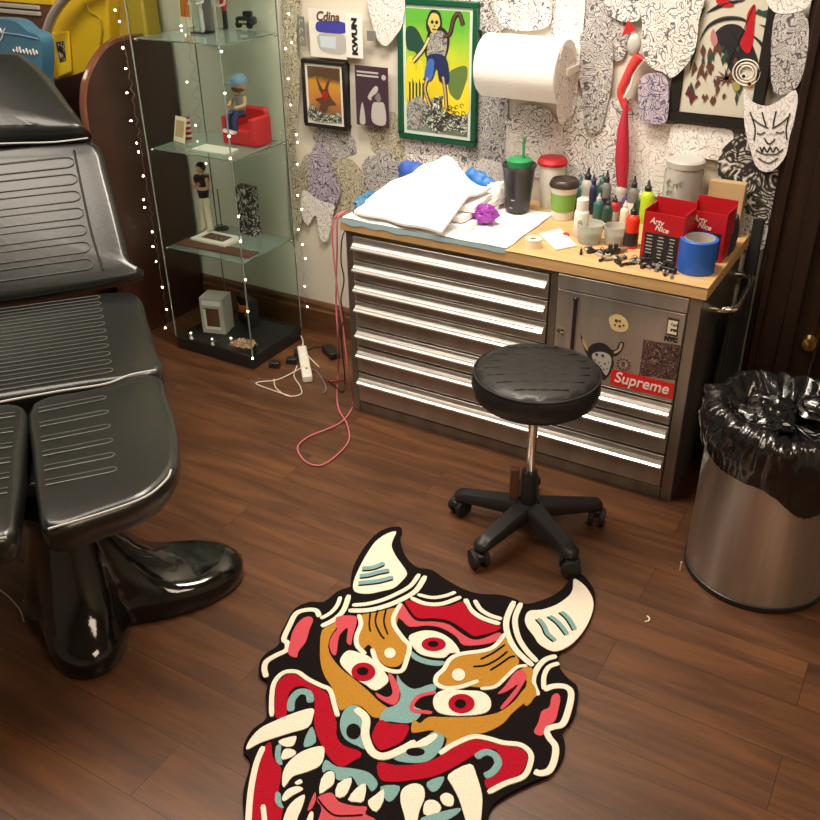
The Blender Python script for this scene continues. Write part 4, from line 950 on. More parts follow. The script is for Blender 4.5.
S(602, 75, .22, .34, 'blob', M['sten2'], 'tiger-like swirling stencil right of the towel roll', 0, 22, outline=[(580, 35), (596, 25), (612, 40), (612, 80), (606, 110), (600, 130), (586, 130), (582, 90), (574, 60)])
S(572, 95, .1, .2, 'blob', M['sten6'], 'plain pale paper flap just behind the towel roll end', 0, 23, outline=[(566, 30), (580, 35), (578, 80), (574, 112), (563, 117), (562, 60)])
S(625, 12, .12, .14, 'blob', M['sten1'], 'small stencil above the red ornament', 0, 24, outline=[(606, -8), (640, -8), (640, 18), (628, 22), (618, 20), (608, 12)])
S(700, 142, .2, .1, 'sheet', M['sten6'], 'pale stencil strip right below the black picture frame', 0, 25)
S(728, 168, .22, .24, 'blob', M['sten3'], 'bold black scrollwork stencil between the glass jar and the demon mask', 0, 26, outline=[(722, 150), (735, 138), (750, 132), (762, 150), (770, 178), (752, 200), (733, 196), (720, 180), (718, 165)])
S(765, 195, .14, .18, 'blob', M['sten3'], 'bold striped black stencil under the demon mask', 0, 27, outline=[(755, 172), (778, 170), (774, 195), (770, 225), (756, 222), (742, 214), (748, 190)])
S(752, 222, .12, .16, 'sheet', M['sten2'], 'dark stencil at the foot of the wall by the door case', 0, 28, outline=[(735, 212), (768, 226), (762, 250), (740, 245)])
S(785, 50, .16, .24, 'sheet', M['sten2'], 'grey portrait stencil in the top right corner beside the door case', 0, 29, outline=[(776, 12), (790, 8), (808, 20), (806, 60), (796, 88), (774, 92), (771, 50)], Y=WY-.040)
S(790, 0, .16, .1, 'sheet', M['sten6'], 'pale stencil cut off by the top edge beside the door case', 0, 30, outline=[(768, -12), (812, -12), (806, 8), (784, 14), (770, 8)], Y=WY-.0415)
S(655, 97, .1, .16, 'blob', M['sten4'], 'lilac-grey stencil overlapping the lower left of the black frame', 0, 31, outline=[(641, 78), (652, 73), (664, 75), (669, 90), (667, 120), (656, 124), (642, 118), (638, 95)], Y=WY-.044)
S(672, 30, .2, .3, 'shield', M['sten1'], 'big bright lion-like stencil overlapping the top left of the black frame', 0, 32, outline=[(643, -12), (702, -12), (699, 20), (695, 50), (684, 68), (671, 78), (663, 72), (652, 68), (644, 55), (642, 20)], Y=WY-.046)
S(770, 130, .14, .24, 'shield', M['sten7'], 'white horned demon mask stencil at the lower right of the black frame', 0, 33, outline=[(744, 88), (750, 100), (766, 106), (780, 100), (796, 90), (797, 112), (790, 135), (786, 155), (776, 168), (766, 172), (756, 166), (750, 148), (745, 128), (744, 108)], Y=WY-.046)
S(384, 18, .14, .22, 'shield', M['sten6'], 'pale pointed stencil hanging to the left of the green frame', 0, 34, outline=[(368, -10), (402, -10), (403, 22), (394, 38), (386, 46), (378, 40), (372, 22)], Y=WY-.030)
# mask stencil features: brows, eyes, nose, teeth drawn in relief ink
md = bpy.data.objects[[o.name for o in bpy.data.objects if o.name.startswith('paper_stencil') and 'horned demon' in o.get('label', '')][0]]
q = MB(); YY = WY-.0475
for s in ([(752, 118), (760, 124), (768, 128)], [(788, 117), (780, 124), (772, 128)], [(764, 138), (769, 144), (775, 139)], [(756, 150), (764, 154), (776, 154), (783, 149)], [(757, 133), (761, 134), (765, 132)], [(776, 132), (780, 133), (784, 131)], [(758, 158), (768, 163), (778, 158)], [(762, 112), (764, 120), (766, 126)], [(760, 147), (762, 152), (764, 147), (767, 152), (770, 147), (773, 152), (776, 147), (779, 151)], [(750, 112), (755, 128), (754, 140)], [(790, 113), (786, 128), (787, 140)], [(776, 111), (774, 120), (773, 126)]):
    q.tube(smooth_curve([ay(x, y, YY) for x, y in s], False, 4), .0022, 5)
q.build('inked_lines', M['ink'], md)

def frame(name, px, Y, th, bw, mf, label, inner, mount=None, mw=0.):
    """picture frame from its four photographed corners, squared up on the wall"""
    p = [ay(x, y, Y) for x, y in px]; x0 = (p[0].x+p[3].x)/2; x1 = (p[1].x+p[2].x)/2; z1 = (p[0].z+p[1].z)/2; z0 = (p[2].z+p[3].z)/2
    t_ = thing(name, label, 'picture', ((x0+x1)/2, Y+th, z0))
    f_ = MB(); 
    for lo_, hi_ in (((x0, Y, z0), (x1, Y+th, z0+bw)), ((x0, Y, z1-bw), (x1, Y+th, z1)), ((x0, Y, z0+bw), (x0+bw, Y+th, z1-bw)), ((x1-bw, Y, z0+bw), (x1, Y+th, z1-bw))): f_.box(lo_, hi_)
    f_.build('frame', mf, t_, bevel=.003)
    MB().box((x0+bw, Y+.006, z0+bw), (x1-bw, Y+th-.001, z1-bw)).build('mount', mount or inner, t_)
    if mount: MB().box((x0+bw+mw, Y+.005, z0+bw+mw), (x1-bw-mw, Y+.006, z1-bw-mw)).build('picture', inner, t_)
    return t_, (x0+bw+mw, x1-bw-mw, z0+bw+mw, z1-bw-mw), Y+.0048
# green-framed poster
def gradient_art(name, stops, sc=.28):
    m = mat(name, (.5, .5, .5), .35); v = coords(m); sx = N(m, 'ShaderNodeSeparateXYZ'); L(m, v, sx.inputs[0])
    n = N(m, 'ShaderNodeTexNoise'); n.inputs['Scale'].default_value = 14; L(m, v, n.inputs['Vector'])
    a1 = N(m, 'ShaderNodeMath', operation='MULTIPLY_ADD'); L(m, sx.outputs['Z'], a1.inputs[0]); a1.inputs[1].default_value = 1/sc; a1.inputs[2].default_value = -.12
    a2 = N(m, 'ShaderNodeMath', operation='MULTIPLY_ADD'); L(m, n.outputs['Fac'], a2.inputs[0]); a2.inputs[1].default_value = .35; L(m, a1.outputs[0], a2.inputs[2])
    r = ramp(m, stops); L(m, a2.outputs[0], r.inputs[0]); L(m, r.outputs[0], m.node_tree.nodes['Principled BSDF'].inputs['Base Color']); return m
ga = gradient_art('green and yellow poster print', [(.0, (.3, .35, .3)), (.22, (.1, .13, .05)), (.34, (.65, .52, .02)), (.55, (.75, .62, .03)), (.7, (.4, .6, .05)), (.95, (.12, .45, .05))], .46)
gp, gr_, gy = frame('poster', [(403, -4), (482, 4), (471, 148), (393, 136)], WY-.03, .028, .02, M['green_frame'], 'green-framed poster of a zombie figure in blue shorts over a heap of skulls', ga, M['mat_mint'], .012)
x0, x1, z0, z1 = gr_; fx = lambda u, v: V((x0+(x1-x0)*u, gy, z0+(z1-z0)*v))
def gpoly(pts, m, name, parent, dy=0., fx=fx, sm=True):
    p = [fx(*q_)-V((0, dy, 0)) for q_ in pts]; p = smooth_curve(p, True, 4) if sm else p
    return MB().poly(p, (0, -.0005, 0)).build(name, m, parent, smooth=False)
gpoly([(.02, .02), (.3, .06), (.5, .0), (.8, .05), (.98, .02), (.96, .22), (.8, .26), (.6, .32), (.4, .28), (.25, .18), (.05, .3)], M['bones'], 'printed_skulls', gp)
Kp = M['ink']; fl_ = mat('poster flame', (.85, .68, .03), .4)
gpoly([(.0, .55), (.1, .62), (.16, .5), (.24, .6), (.3, .48), (.36, .4), (.3, .22), (.0, .22)], fl_, 'printed_flames', gp, .0001)
gpoly([(.62, .34), (.7, .44), (.78, .36), (.88, .48), (1., .44), (1., .2), (.62, .2)], fl_, 'printed_flames', gp, .0001)
for i in range(5): gpoly([(.04+.055*i, .2), (.045+.055*i, .42+.03*(i % 2)), (.075+.055*i, .40), (.07+.055*i, .2)], M['dark_green'], 'printed_pillar', gp, .0002, sm=False)
gpoly([(.0, .82), (.06, .86), (.18, .84), (.3, .72), (.26, .66), (.22, .62), (.14, .66), (.02, .68)], M['dark_green'], 'printed_hand', gp, .0002)
gpoly([(.7, .36), (.68, .5), (.8, .56), (.96, .58), (.98, .5), (.92, .38), (.84, .3)], mat('poster moss', (.12, .2, .05), .5), 'printed_creature', gp, .0002)
gpoly([(.3, .2), (.34, .24), (.2, .3), (.04, .24), (.02, .3), (.04, .02), (.3, .05)], M['cans'], 'printed_fence', gp, .0003)
gpoly([(.33, .62), (.6, .6), (.7, .78), (.58, .87), (.4, .85), (.33, .76)], Kp, 'printed_outline', gp, .0005)
gpoly([(.36, .62), (.6, .62), (.66, .78), (.56, .84), (.42, .82), (.36, .74)], M['cans'], 'printed_torso', gp, .001)
gpoly([(.33, .9), (.41, .995), (.54, .98), (.58, .88), (.49, .79), (.36, .82)], Kp, 'printed_outline', gp, .0008)
gpoly([(.36, .9), (.42, .97), (.52, .96), (.55, .89), (.5, .85), (.48, .82), (.41, .83), (.39, .86)], mat('poster skull', (.6, .52, .15), .5), 'printed_head', gp, .0014)
gpoly([(.34, .5), (.36, .64), (.64, .64), (.7, .44), (.55, .44), (.5, .54), (.42, .44), (.28, .44)], M['navy'], 'printed_shorts', gp, .0014)
gpoly([(.3, .45), (.36, .6), (.46, .6), (.42, .45)], mat('poster blue', (.05, .15, .5), .5), 'printed_shorts_panel', gp, .002)
for i, sg in enumerate(([(.36, .46), (.31, .36), (.4, .22)], [(.6, .48), (.64, .36), (.66, .22)], [(.6, .8), (.7, .82), (.76, .94), (.84, .98), (.9, .9)], [(.38, .78), (.28, .68), (.12, .58)])):
    for dy_, r_, m_ in ((.0008, .0085, Kp), (.003, .0045, (M['kraft'], M['kraft'], M['brown'], M['gold'])[i])):
        MB().tube(smooth_curve([fx(*p)-V((0, dy_, 0)) for p in sg], False, 4), r_, 6, flat_n=V((0, 1, 0)), flat_h=.15).build('printed_limb', m_, gp)
q = MB()
for u, v_, r_ in ((.43, .905, .006), (.5, .905, .006), (.465, .875, .003), (.44, .85, .0025), (.46, .848, .0025), (.48, .85, .0025)): q.lathe([(r_, 0), (r_, .0004)], fx(u, v_)-V((0, .0024, 0)), 8, 0, (0, -1, 0))
rr = random.Random(30)
for i in range(46):
    u, v_ = rr.uniform(.2, .95), rr.uniform(.06, .27); r_ = rr.uniform(.005, .009)
    q.tube([fx(u, v_)+V((r_*math.cos(j), -.0012, r_*math.sin(j))) for j in [k*PI/5 for k in range(9)]], .0011, 4)
q.build('printed_ink', Kp, gp)
# small black framed picture
sa = gradient_art('orange and brown print', [(.1, (.45, .4, .28)), (.35, (.2, .12, .06)), (.55, (.5, .2, .05)), (.9, (.6, .3, .04)), (1., (.1, .06, .03))], .2)
sp_, r2, y2 = frame('small_picture', [(301, 59), (345, 62), (346, 131), (304, 126)], WY-.034, .03, .014, M['black_frame'], 'small black-framed picture with white mount and orange print', sa, M['mat_white'], .011)
f2 = lambda u, v: V((r2[0]+(r2[1]-r2[0])*u, y2, r2[2]+(r2[3]-r2[2])*v))
gpoly([(.3, .2), (.5, .16), (.62, .3), (.85, .34), (.7, .46), (.62, .62), (.72, .8), (.6, .74), (.5, .6), (.4, .66), (.26, .84), (.34, .6), (.42, .46), (.2, .4), (.36, .32)], M['brown'], 'printed_figure', sp_, fx=f2)
gpoly([(.42, .46), (.56, .44), (.6, .52), (.48, .57)], M['crimson'], 'printed_mark', sp_, .0006, fx=f2)
gpoly([(.0, .0), (.95, .02), (.9, .2), (.6, .12), (.3, .2), (.05, .3)], M['bones'], 'printed_ground', sp_, .0003, fx=f2)
# magazine page
mg = thing('magazine', 'dark comic-style magazine cover pinned between the small black frame and the green frame', 'magazine', (ay(372, 95, WY-.03).x, WY-.03, ay(372, 128, WY-.03).z))
p = [ay(x, y, WY-.0325) for x, y in ((355, 64), (388, 68), (388, 129), (356, 124))]; mx0, mx1, mz0, mz1 = p[0].x, p[1].x, p[3].z, p[1].z
MB().box((mx0, WY-.0355, mz0), (mx1, WY-.0325, mz1)).build('cover', M['poster_purple'], mg)
f3 = lambda u, v: V((mx0+(mx1-mx0)*u, WY-.0362, mz0+(mz1-mz0)*v))
gpoly([(.5, .08), (.9, .06), (.88, .4), (.7, .42), (.52, .38)], M['light_grey'], 'printed_vest', mg, fx=f3); gpoly([(.1, .05), (.2, .4), (.28, .05)], M['light_grey'], 'printed_shape', mg, fx=f3)
gpoly([(.38, .5), (.6, .68), (.7, .66), (.66, .58), (.5, .5), (.48, .44)], M['light_grey'], 'printed_arm', mg, fx=f3); gpoly([(.6, .5), (.72, .58), (.78, .48), (.7, .42)], M['grey'], 'printed_head', mg, fx=f3)
q = MB(); 
for v_ in (.9, .84): q.box(f3(.06, v_-.015)-V((0, .0006, 0)), f3(.72, v_+.015))
q.lathe([(.01, 0), (.01, .0006)], f3(.88, .84), 8, 0, (0, -1, 0)); q.build('masthead', M['light_grey'], mg)
# KWUN sticker sheet
p = [ay(x, y, WY-.033) for x, y in ((345, 14), (361, 16), (364, 55), (346, 57))]
kw = thing('lettered_sticker', 'white sticker with bold black letters KWUN running upwards', 'sticker', (p[0].x, WY-.033, p[3].z))
MB().box((p[0].x, WY-.0345, p[3].z), (p[1].x+.004, WY-.033, p[0].z+.004)).build('sheet', M['paper'], kw)
q = MB(); text(q, 'KWUN', .03, ((p[0].x+p[1].x)/2+.006, WY-.035, (p[0].z+p[3].z)/2), (0, 0, 1), (-1, 0, 0), w=.125, bold=.002); q.build('lettering', M['ink'], kw)
# sheet with jar drawing
js = [ay(x, y, WY-.03) for x, y in ((308, 8), (345, 10), (346, 58), (309, 56))]
jp = thing('jar_poster', 'pale sheet showing a jar with a blue lid under a curly painted word', 'poster', (js[0].x, WY-.03, js[3].z))
MB().box((js[0].x, WY-.031, js[3].z), (js[1].x, WY-.03, js[0].z)).build('sheet', M['mat_white'], jp)
f4 = lambda x, y: ay(x, y, WY-.0314)
MB().poly(smooth_curve([f4(x, y) for x, y in ((317, 22), (330, 21), (345, 23), (345, 33), (330, 33), (317, 31))], True, 3), (0, -.0005, 0)).build('printed_lid', mat('lid blue', (.06, .06, .4), .4), jp)
MB().poly(smooth_curve([f4(x, y) for x, y in ((319, 34), (344, 35), (345, 54), (325, 52), (319, 46))], True, 3), (0, -.0005, 0)).build('printed_jar', M['light_grey'], jp)
MB().poly([f4(x, y)-V((0, .0006, 0)) for x, y in ((320, 36), (336, 37), (336, 49), (321, 47))], (0, -.0005, 0)).build('printed_label', mat('label blue white', (.6, .7, .8), .5), jp)
q = MB(); text(q, 'Cdina', .045, f4(328, 17)-V((0, .0003, 0)), (1, 0, 0), (0, 0, 1), w=.1, shear=.2, bold=.001); q.build('lettering', M['brown'], jp)
ds = thing('dark_label', 'narrow dark label strip on the wall at the far left of the pictures', 'label', (ay(301, 30, WY-.03).x, WY-.03, ay(301, 47, WY-.03).z))
p0 = ay(297, 16, WY-.03); p1 = ay(306, 46, WY-.03); MB().box((p0.x, WY-.031, p1.z), (p1.x, WY-.03, p0.z)).build('strip', M['grey'], ds)
q = MB()
for u in (.2, .5, .8): q.tube([V(((p0.x+p1.x)/2+.007*math.cos(t_), WY-.0315, p1.z+(p0.z-p1.z)*u+.009*math.sin(t_))) for t_ in [i*PI/6 for i in range(9)]], .0014, 5)
q.build('lettering', M['light_grey'], ds)
tg = MB().box((ay(367, 32, WY-.03).x, WY-.032, ay(372, 41, WY-.03).z), (ay(376, 32, WY-.03).x, WY-.03, ay(372, 31, WY-.03).z)).build('tag', M['grey']); tag(tg, 'small grey rectangular tag on the wall right of the KWUN sticker', 'tag')
# big black frame at right
af, r5, y5 = frame('large_picture', [(690, -40), (775, -30), (768, 134), (665, 119)], WY-.036, .035, .032, M['black_frame'], 'large black-framed print of red and black shards with a round skull', mat('pale art paper', (.62, .6, .5), .4))
FXa = lambda x, y, dy=0.: ay(x, y, y5-dy)
def apoly(px, m, dy=0., sm=True, nm='printed_shape'):
    p = [FXa(x, y, dy) for x, y in px]; p = smooth_curve(p, True, 3) if sm else p; MB().poly(p, (0, -.0005, 0)).build(nm, m, af, smooth=False)
s6 = lambda pts: [(640+x/4.556, y/4.556) for x, y in pts]
apoly(s6([(330, 190), (350, 140), (400, 110), (460, 120), (500, 180), (530, 250), (540, 300), (500, 280), (450, 290), (420, 330), (400, 300), (380, 240)]), M['ink'])
q = MB()
for s in ([(270, 190), (310, 120), (380, 85), (460, 85), (500, 110)], [(500, 150), (560, 210), (590, 300), (570, 420)], [(300, 60), (380, 20), (480, 0)]): q.tube(smooth_curve([FXa(*p_, .001) for p_ in s6(s)], False, 4), lambda t_: .006*math.sin(PI*min(max(t_, .05), .95)), 6, flat_n=V((0, 1, 0)), flat_h=.15)
for s in ([(420, 150), (445, 190), (460, 240)], [(380, 180), (410, 220), (450, 260)], [(520, 20), (470, 140), (410, 270), (385, 360)]): q.tube([FXa(*p_, .002) for p_ in s6(s)], .0013, 5)
q.build('printed_lines', M['ink'], af)
apoly(s6([(525, 20), (520, 120), (510, 210), (490, 245), (455, 200), (480, 140), (490, 60)]), M['crimson'], .0012)
apoly(s6([(335, 130), (355, 190), (335, 210), (320, 170)]), mat('dull pink', (.5, .2, .2), .5), .0012)
apoly(s6([(345, 0), (380, 30), (430, 25), (400, 5), (430, -20)]), M['crimson'], .0012)
apoly(s6([(222, 390), (238, 425), (265, 440), (245, 455), (230, 480), (222, 440), (205, 430)]), mat('dark maroon', (.12, .02, .03), .5), .0012, False)
for s in ([(560, 380), (555, 410), (580, 400), (560, 430), (540, 450), (545, 420), (520, 415)], [(580, 280), (605, 310), (600, 340), (575, 320)]): apoly(s6(s), mat('dark maroon', (.12, .02, .03), .5), .0012, False)
q = MB(); rr = random.Random(12)
for i in range(44):
    x = 225+rr.random()*240; y = 190+rr.random()*250; a = rr.uniform(-.8, .6); l_ = rr.uniform(30, 75); w_ = rr.uniform(6, 13)
    if x < 300 and y < 260: x += 60
    p = [(x, y), (x+w_, y+l_*.35), (x+math.sin(a)*l_*.6, min(y+l_, 482)), (x-w_, y+l_*.45)]; q.poly([FXa(*p_, .0008+i*2e-5) for p_ in s6(p)], (0, -.0003, 0), 0 if i % 3 else 1)
for p in ([(520, 60), (600, 90), (585, 60), (600, 40), (560, 50), (540, 40)], [(540, 110), (595, 140), (590, 120)], [(250, 60), (300, 30), (270, 100), (240, 160)], [(240, 200), (262, 150), (255, 240), (225, 330)], [(560, 200), (590, 300), (600, 380), (575, 300)]): q.poly([FXa(*p_, .0006) for p_ in s6(p)], (0, -.0003, 0), 1)
for a in range(10):
    t_ = a*2*PI/10+.2; c = (395, 355); p = [(c[0]+8*math.cos(t_+1.5), c[1]+8*math.sin(t_+1.5)), (c[0]+60*math.cos(t_), c[1]+45*math.sin(t_)), (c[0]-8*math.cos(t_+1.5), c[1]-8*math.sin(t_+1.5))]; q.poly([FXa(*p_, .001) for p_ in s6(p)], (0, -.0004, 0))
q.build('printed_shards', [M['brown'], M['dark_green']], af)
q = MB()
for r_ in (62, 46, 32): q.tube([FXa(640/1+0, 0, 0) if False else FXa(*s6([(485+r_*math.cos(t_), 330+r_*.95*math.sin(t_))])[0], .003) for t_ in [i*2*PI/24 for i in range(24)]], .0022, 5, closed=True)
q.build('printed_rings', M['mat_white'], af)
for cx_, cy_ in ((472, 347), (498, 382)): apoly(s6([(cx_+14*math.cos(i*.8), cy_+14*math.sin(i*.8)) for i in range(8)]), M['orange'] if cx_ > 480 else M['mat_white'], .0042); apoly(s6([(cx_+8*math.cos(i*.8), cy_+8*math.sin(i*.8)) for i in range(8)]), M['ink'], .0052)
apoly(s6([(420, 380), (450, 370), (455, 405), (430, 415)]), mat('dull olive', (.35, .33, .08), .5), .0022)

# red hanging ornament
t = thing('hanging_ornament', 'red curled hanging ornament with a long red tassel above the ink bottles', 'ornament', (ay(627, 190, 2.93).x, 2.93, ay(627, 190, 2.93).z))
q = MB(); q.tube(smooth_curve([ay(x, y, 2.945) for x, y in ((640, 56), (633, 66), (626, 80), (621, 92), (624, 104), (628, 112))], False, 5), lambda u: .017*(1-.55*u)+.002, 10); q.build('curl', mat('ornament red', (.7, .06, .06), .35), t)
MB().tube(smooth_curve([ay(x, y, 2.94) for x, y in ((644, 60), (634, 74), (630, 88), (622, 100))], False, 5), .004, 8).build('trim', M['paper'], t)
MB().tube([ay(627, 110, 2.945), ay(624, 140, 2.94)], .0015, 5).build('cord', M['red'], t)
MB().tube([ay(x, y, 2.935) for x, y in ((626, 104), (623, 130), (622, 160), (622, 188))], lambda u: .003+.02*math.sin(PI*(.02+.75*u)), 12).build('tassel', mat('tassel red', (.5, .02, .05), .6), t)
MB().ball(ay(634, 45, 2.945), .022, (1, .6, 1.5)).build('head', M['light_grey'], t)
MB().poly([ay(x, y, 2.96) for x, y in ((628, 20), (636, 30), (622, 36))], (0, -.004, 0)).build('crest', M['red'], t)

# paper towel roll on its wall holder
tY = WY-.105; cL = ay(486, 66, tY); cR = ay(566, 70, tY)
zc = (cL.z+cR.z)/2; cL = V((cL.x, tY, zc)); cR = V((cR.x, tY, zc))
t = thing('paper_towel_roll', 'thick white paper towel roll on a wall holder over the worktop', 'paper towel roll', (cL.x, tY, zc-.09))
rr_ = .098
MB().lathe([(.02, 0), (rr_-.003, 0), (rr_, .003), (rr_, (cR-cL).length-.003), (rr_-.003, (cR-cL).length), (.02, (cR-cL).length)], cL, 56, 0, (1, 0, 0), cap0=False, cap1=False).build('roll', M['towel'], t)
MB().lathe([(.02, -.002), (.02, .262)], cL, 20, 0, (1, 0, 0)).build('core', M['kraft'], t)
q = MB(); Lx = (cR.x-cL.x)
q.grid(lambda a, b: V((cL.x+Lx*a, tY+rr_*.96+.004*math.sin(b*3), zc-.12*b)), 8, 6, .0)
q.build('loose_sheet', M['towel'], t, fixn=False)
MB().box((cR.x+.004, tY-.012, zc-.012), (cR.x+.012, WY-.002, zc+.012)).box((cL.x-.012, tY-.012, zc-.012), (cL.x-.004, WY-.002, zc+.012)).build('bracket', M['white_plastic'], t, bevel=.002)
s = MB(); s.poly(smooth_curve([V((cR.x+.002, tY-.03+y, zc+z)) for y, z in ((-.03, .07), (.03, .075), (.1, .03), (.11, -.06), (.07, -.14), (.02, -.16), (-.02, -.13), (-.045, -.05))], True, 3), (.0015, 0, 0))
tag(s.build('folded_sheet', M['sten6'], smooth=False), 'pale paper sheet hanging at the right end of the towel roll', 'paper')

# ------------------------------------------------------------------ on the worktop
def T(x, y, z=WT): p = az(x, y, z); return V((p.x, p.y, z))
# absorbent pad
p = [T(343, 216), T(515, 251), T(557, 212), T(480, 188)]
pc = [V((-1.729, 2.480, WT)), V((-1.12, 2.480, WT)), V((-1.12, 2.86, WT)), V((-1.70, 2.86, WT))]
def padf(a, b, amp=.0035, o=.0016):
    q0 = pc[0].lerp(pc[1], a); q1 = pc[3].lerp(pc[2], a); q_ = q0.lerp(q1, b); return V((q_.x+.01*nz((a*4, b*4, 2)), q_.y+.012*nz((a*5, b*3, 1)), WT+o+amp*(1+nz((a*8, b*6, 0)))))
q = MB().grid(padf, 30, 20, .0012)
edge = MB().grid(lambda a, b: V((pc[0].x+(pc[1].x-pc[0].x)*a, 2.474-.004+.003*nz((a*20, 0, 0)), WT+.006-.024*b*(.6+.6*abs(nz((a*7, 1, 0)))))), 40, 3)
pad = tag(q.build('absorbent_pad', M['towel'], fixn=False), 'white absorbent pad with pale blue edge spread over the left of the worktop', 'pad')
edge.build('blue_edge', M['blue_pad'], pad, fixn=False)
# pink print on the pad
q = MB(); rr = random.Random(8)
for i in range(6):
    c = T(492+rr.uniform(-10, 14), 236+rr.uniform(-6, 5), WT+.012); q.tube([c+V((.014*math.cos(t_), .01*math.sin(t_), 0)) for t_ in [j*.8 for j in range(rr.randint(4, 8))]], .0012, 5, flat_n=ZU, flat_h=.3)
q.build('pink_print', mat('pink print', (.7, .3, .38), .6), pad)
# heap of folded white towels
base_c = T(418, 205)
for i, (dx, dy, w_, d_, z_, rz, lab) in enumerate(((.0, .02, .35, .26, .0215, .06, 'lowest white folded towel of the heap on the worktop'), (.0, .04, .32, .23, .043, -.08, 'white folded towel in the middle of the heap'), (.01, .05, .30, .2, .0645, .1, 'white folded towel just below the draped top one'), (-.025, .0, .315, .30, .087, -.12, 'topmost white towel, tented over the heap and draped to the front'))):
    R = Matrix.Rotation(rz, 3, 'Z'); top = (i == 3)
    cc = V((-1.47, 2.65, WT))+V((dx, dy, z_))
    def fn(a, b, R=R, w_=w_, d_=d_, cc=cc, i=i, top=top):
        x = (a-.5)*w_; y = (b-.5)*d_; z = .0015*nz((a*4, b*4, i*3.3))
        if top:
            pk = math.exp(-((a-.42)/.22)**2); z += .012*nz((a*3, b*3, 8.))+.075*pk*min(1, b*1.6)
            fr_ = max(0, .55-b)/.55; z -= .060*fr_**1.3; y -= .02*fr_; x *= 1+.15*fr_
        return cc+R@V((x*(1+.03*nz((b*4, i, 0))), y*(1+.05*nz((a*4, i, 5))), 0))+V((0, 0, z))
    tag(MB().grid(fn, 30, 22, .008 if top else .017).build('folded_towel', M['towel'], fixn=True), lab, 'towel', 'white folded towels on the worktop')
# crumpled gloves and bags
def crumple(name, c, sc, m, label, cat, seed, amp=.45, fr=2.4, n=28, parent=None):
    c = V(c); zmin = c.z
    q = MB().ball(c+V((0, 0, sc[2]*.9)), 1, sc, n, n//2, fn=lambda d: 1+amp*nz(d, fr, seed)+.12*nz(d, fr*3, seed))
    for v in q.v: v.z = max(v.z, zmin+.0008)
    return tag(q.build(name, m), label, cat)
crumple('nitrile_glove', T(484, 222, WT+.01), (.045, .03, .03), M['purple'], 'crumpled purple glove on the white pad beside the towels', 'glove', 3)
crumple('blue_plastic_bag', V((-1.700, 2.60, WT+.002)), (.03, .075, .03), M['blue_bag'], 'crumpled dark blue film bag on the left corner of the worktop', 'bag', 6)
o = crumple('blue_glove', V((-1.66, 2.85, WT+.01)), (.07, .03, .055), M['blue_plastic'], 'royal blue glove packet poking up behind the left of the towels', 'glove', 9, .25)
o = crumple('bright_blue_glove', V((-1.43, 2.885, WT+.006)), (.075, .03, .05), mat('bright blue', (.04, .22, .7), .4), 'bright blue crumpled wrap behind the right of the towels', 'glove', 11, .4)
crumple('yellowed_tissue', V((-1.33, 2.84, WT+.008)), (.04, .06, .04), M['paper'], 'off-white crumpled tissue at the right end of the towel heap', 'tissue', 14, .3)
# cups
c = T(517, 213)
t = thing('tumbler', 'tall black tumbler with green lid and green straw on the white pad', 'cup', c)
MB().lathe([(.037, .0125), (.04, .014), (.044, .05), (.053, .145), (.057, .162), (.059, .164), (.057, .168), (.05, .162)], c, 40).build('cup', mat('dark tumbler', (.025, .025, .03), .3), t)
MB().lathe([(.041, .16), (.042, .182), (.034, .188), (.0, .19)], c, 32).build('lid', M['green'], t)
MB().tube(smooth_curve([c+V((.012, 0, .18)), c+V((.013, 0, .21)), c+V((.012, 0, .25)), c+V((.018, 0, .256))], False, 4), .0045, 8).build('straw', M['green'], t)
q = MB(); q.box(c+V((-.01, -.043, .028)), c+V((.0, -.041, .03))).box(c+V((-.004, -.046, .055)), c+V((.008, -.0445, .058))); q.build('scratches', M['light_grey'], t)
c = T(559, 200); c.y = min(c.y, 2.93)
t = thing('paper_cup', 'paper cup with a red lid standing behind the green coffee cup', 'cup', c)
MB().lathe([(.034, 0), (.047, .15)], c, 32).build('cup', M['mat_white'], t); MB().lathe([(.05, .148), (.052, .158), (.045, .17), (.0, .175)], c, 32).build('lid', M['red'], t)
c = T(562, 218)
t = thing('coffee_cup', 'green and white coffee cup with a black lid on the bare wood', 'cup', c)
MB().lathe([(.033, 0), (.035, .002), (.037, .028), (.044, .1), (.046, .112)], c, 32).build('cup', M['mat_white'], t)
MB().lathe([(.0382, .03), (.0438, .09)], c, 32, cap0=False, cap1=False).build('sleeve', mat('leaf green', (.2, .42, .08), .5), t)
MB().lathe([(.049, .11), (.05, .117), (.046, .128), (.041, .133), (.039, .128), (.0, .128)], c, 32).build('lid', mat('dark lid', (.04, .03, .025), .35), t)
# small items front
c = T(533, 247)
t = thing('tape_roll', 'small cream roll of tape on the front edge of the wood', 'tape', c)
MB().lathe([(.009, 0), (.026, 0), (.026, .028), (.009, .028)], c, 28, cap0=False, cap1=False).build('roll', M['cream'], t); MB().lathe([(.009, .0), (.009, .028)], c, 20, cap0=False, cap1=False).build('core', M['light_grey'], t)
q = MB(); cs = [T(x, y, WT+.003) for x, y in ((539, 234), (560, 229), (577, 246), (556, 250))]
q.poly([V((p.x, p.y, WT+.001)) for p in cs], (0, 0, .004)); tag(q.build('note_pad', M['paper']), 'small white square of paper beside the cream tape roll', 'paper')
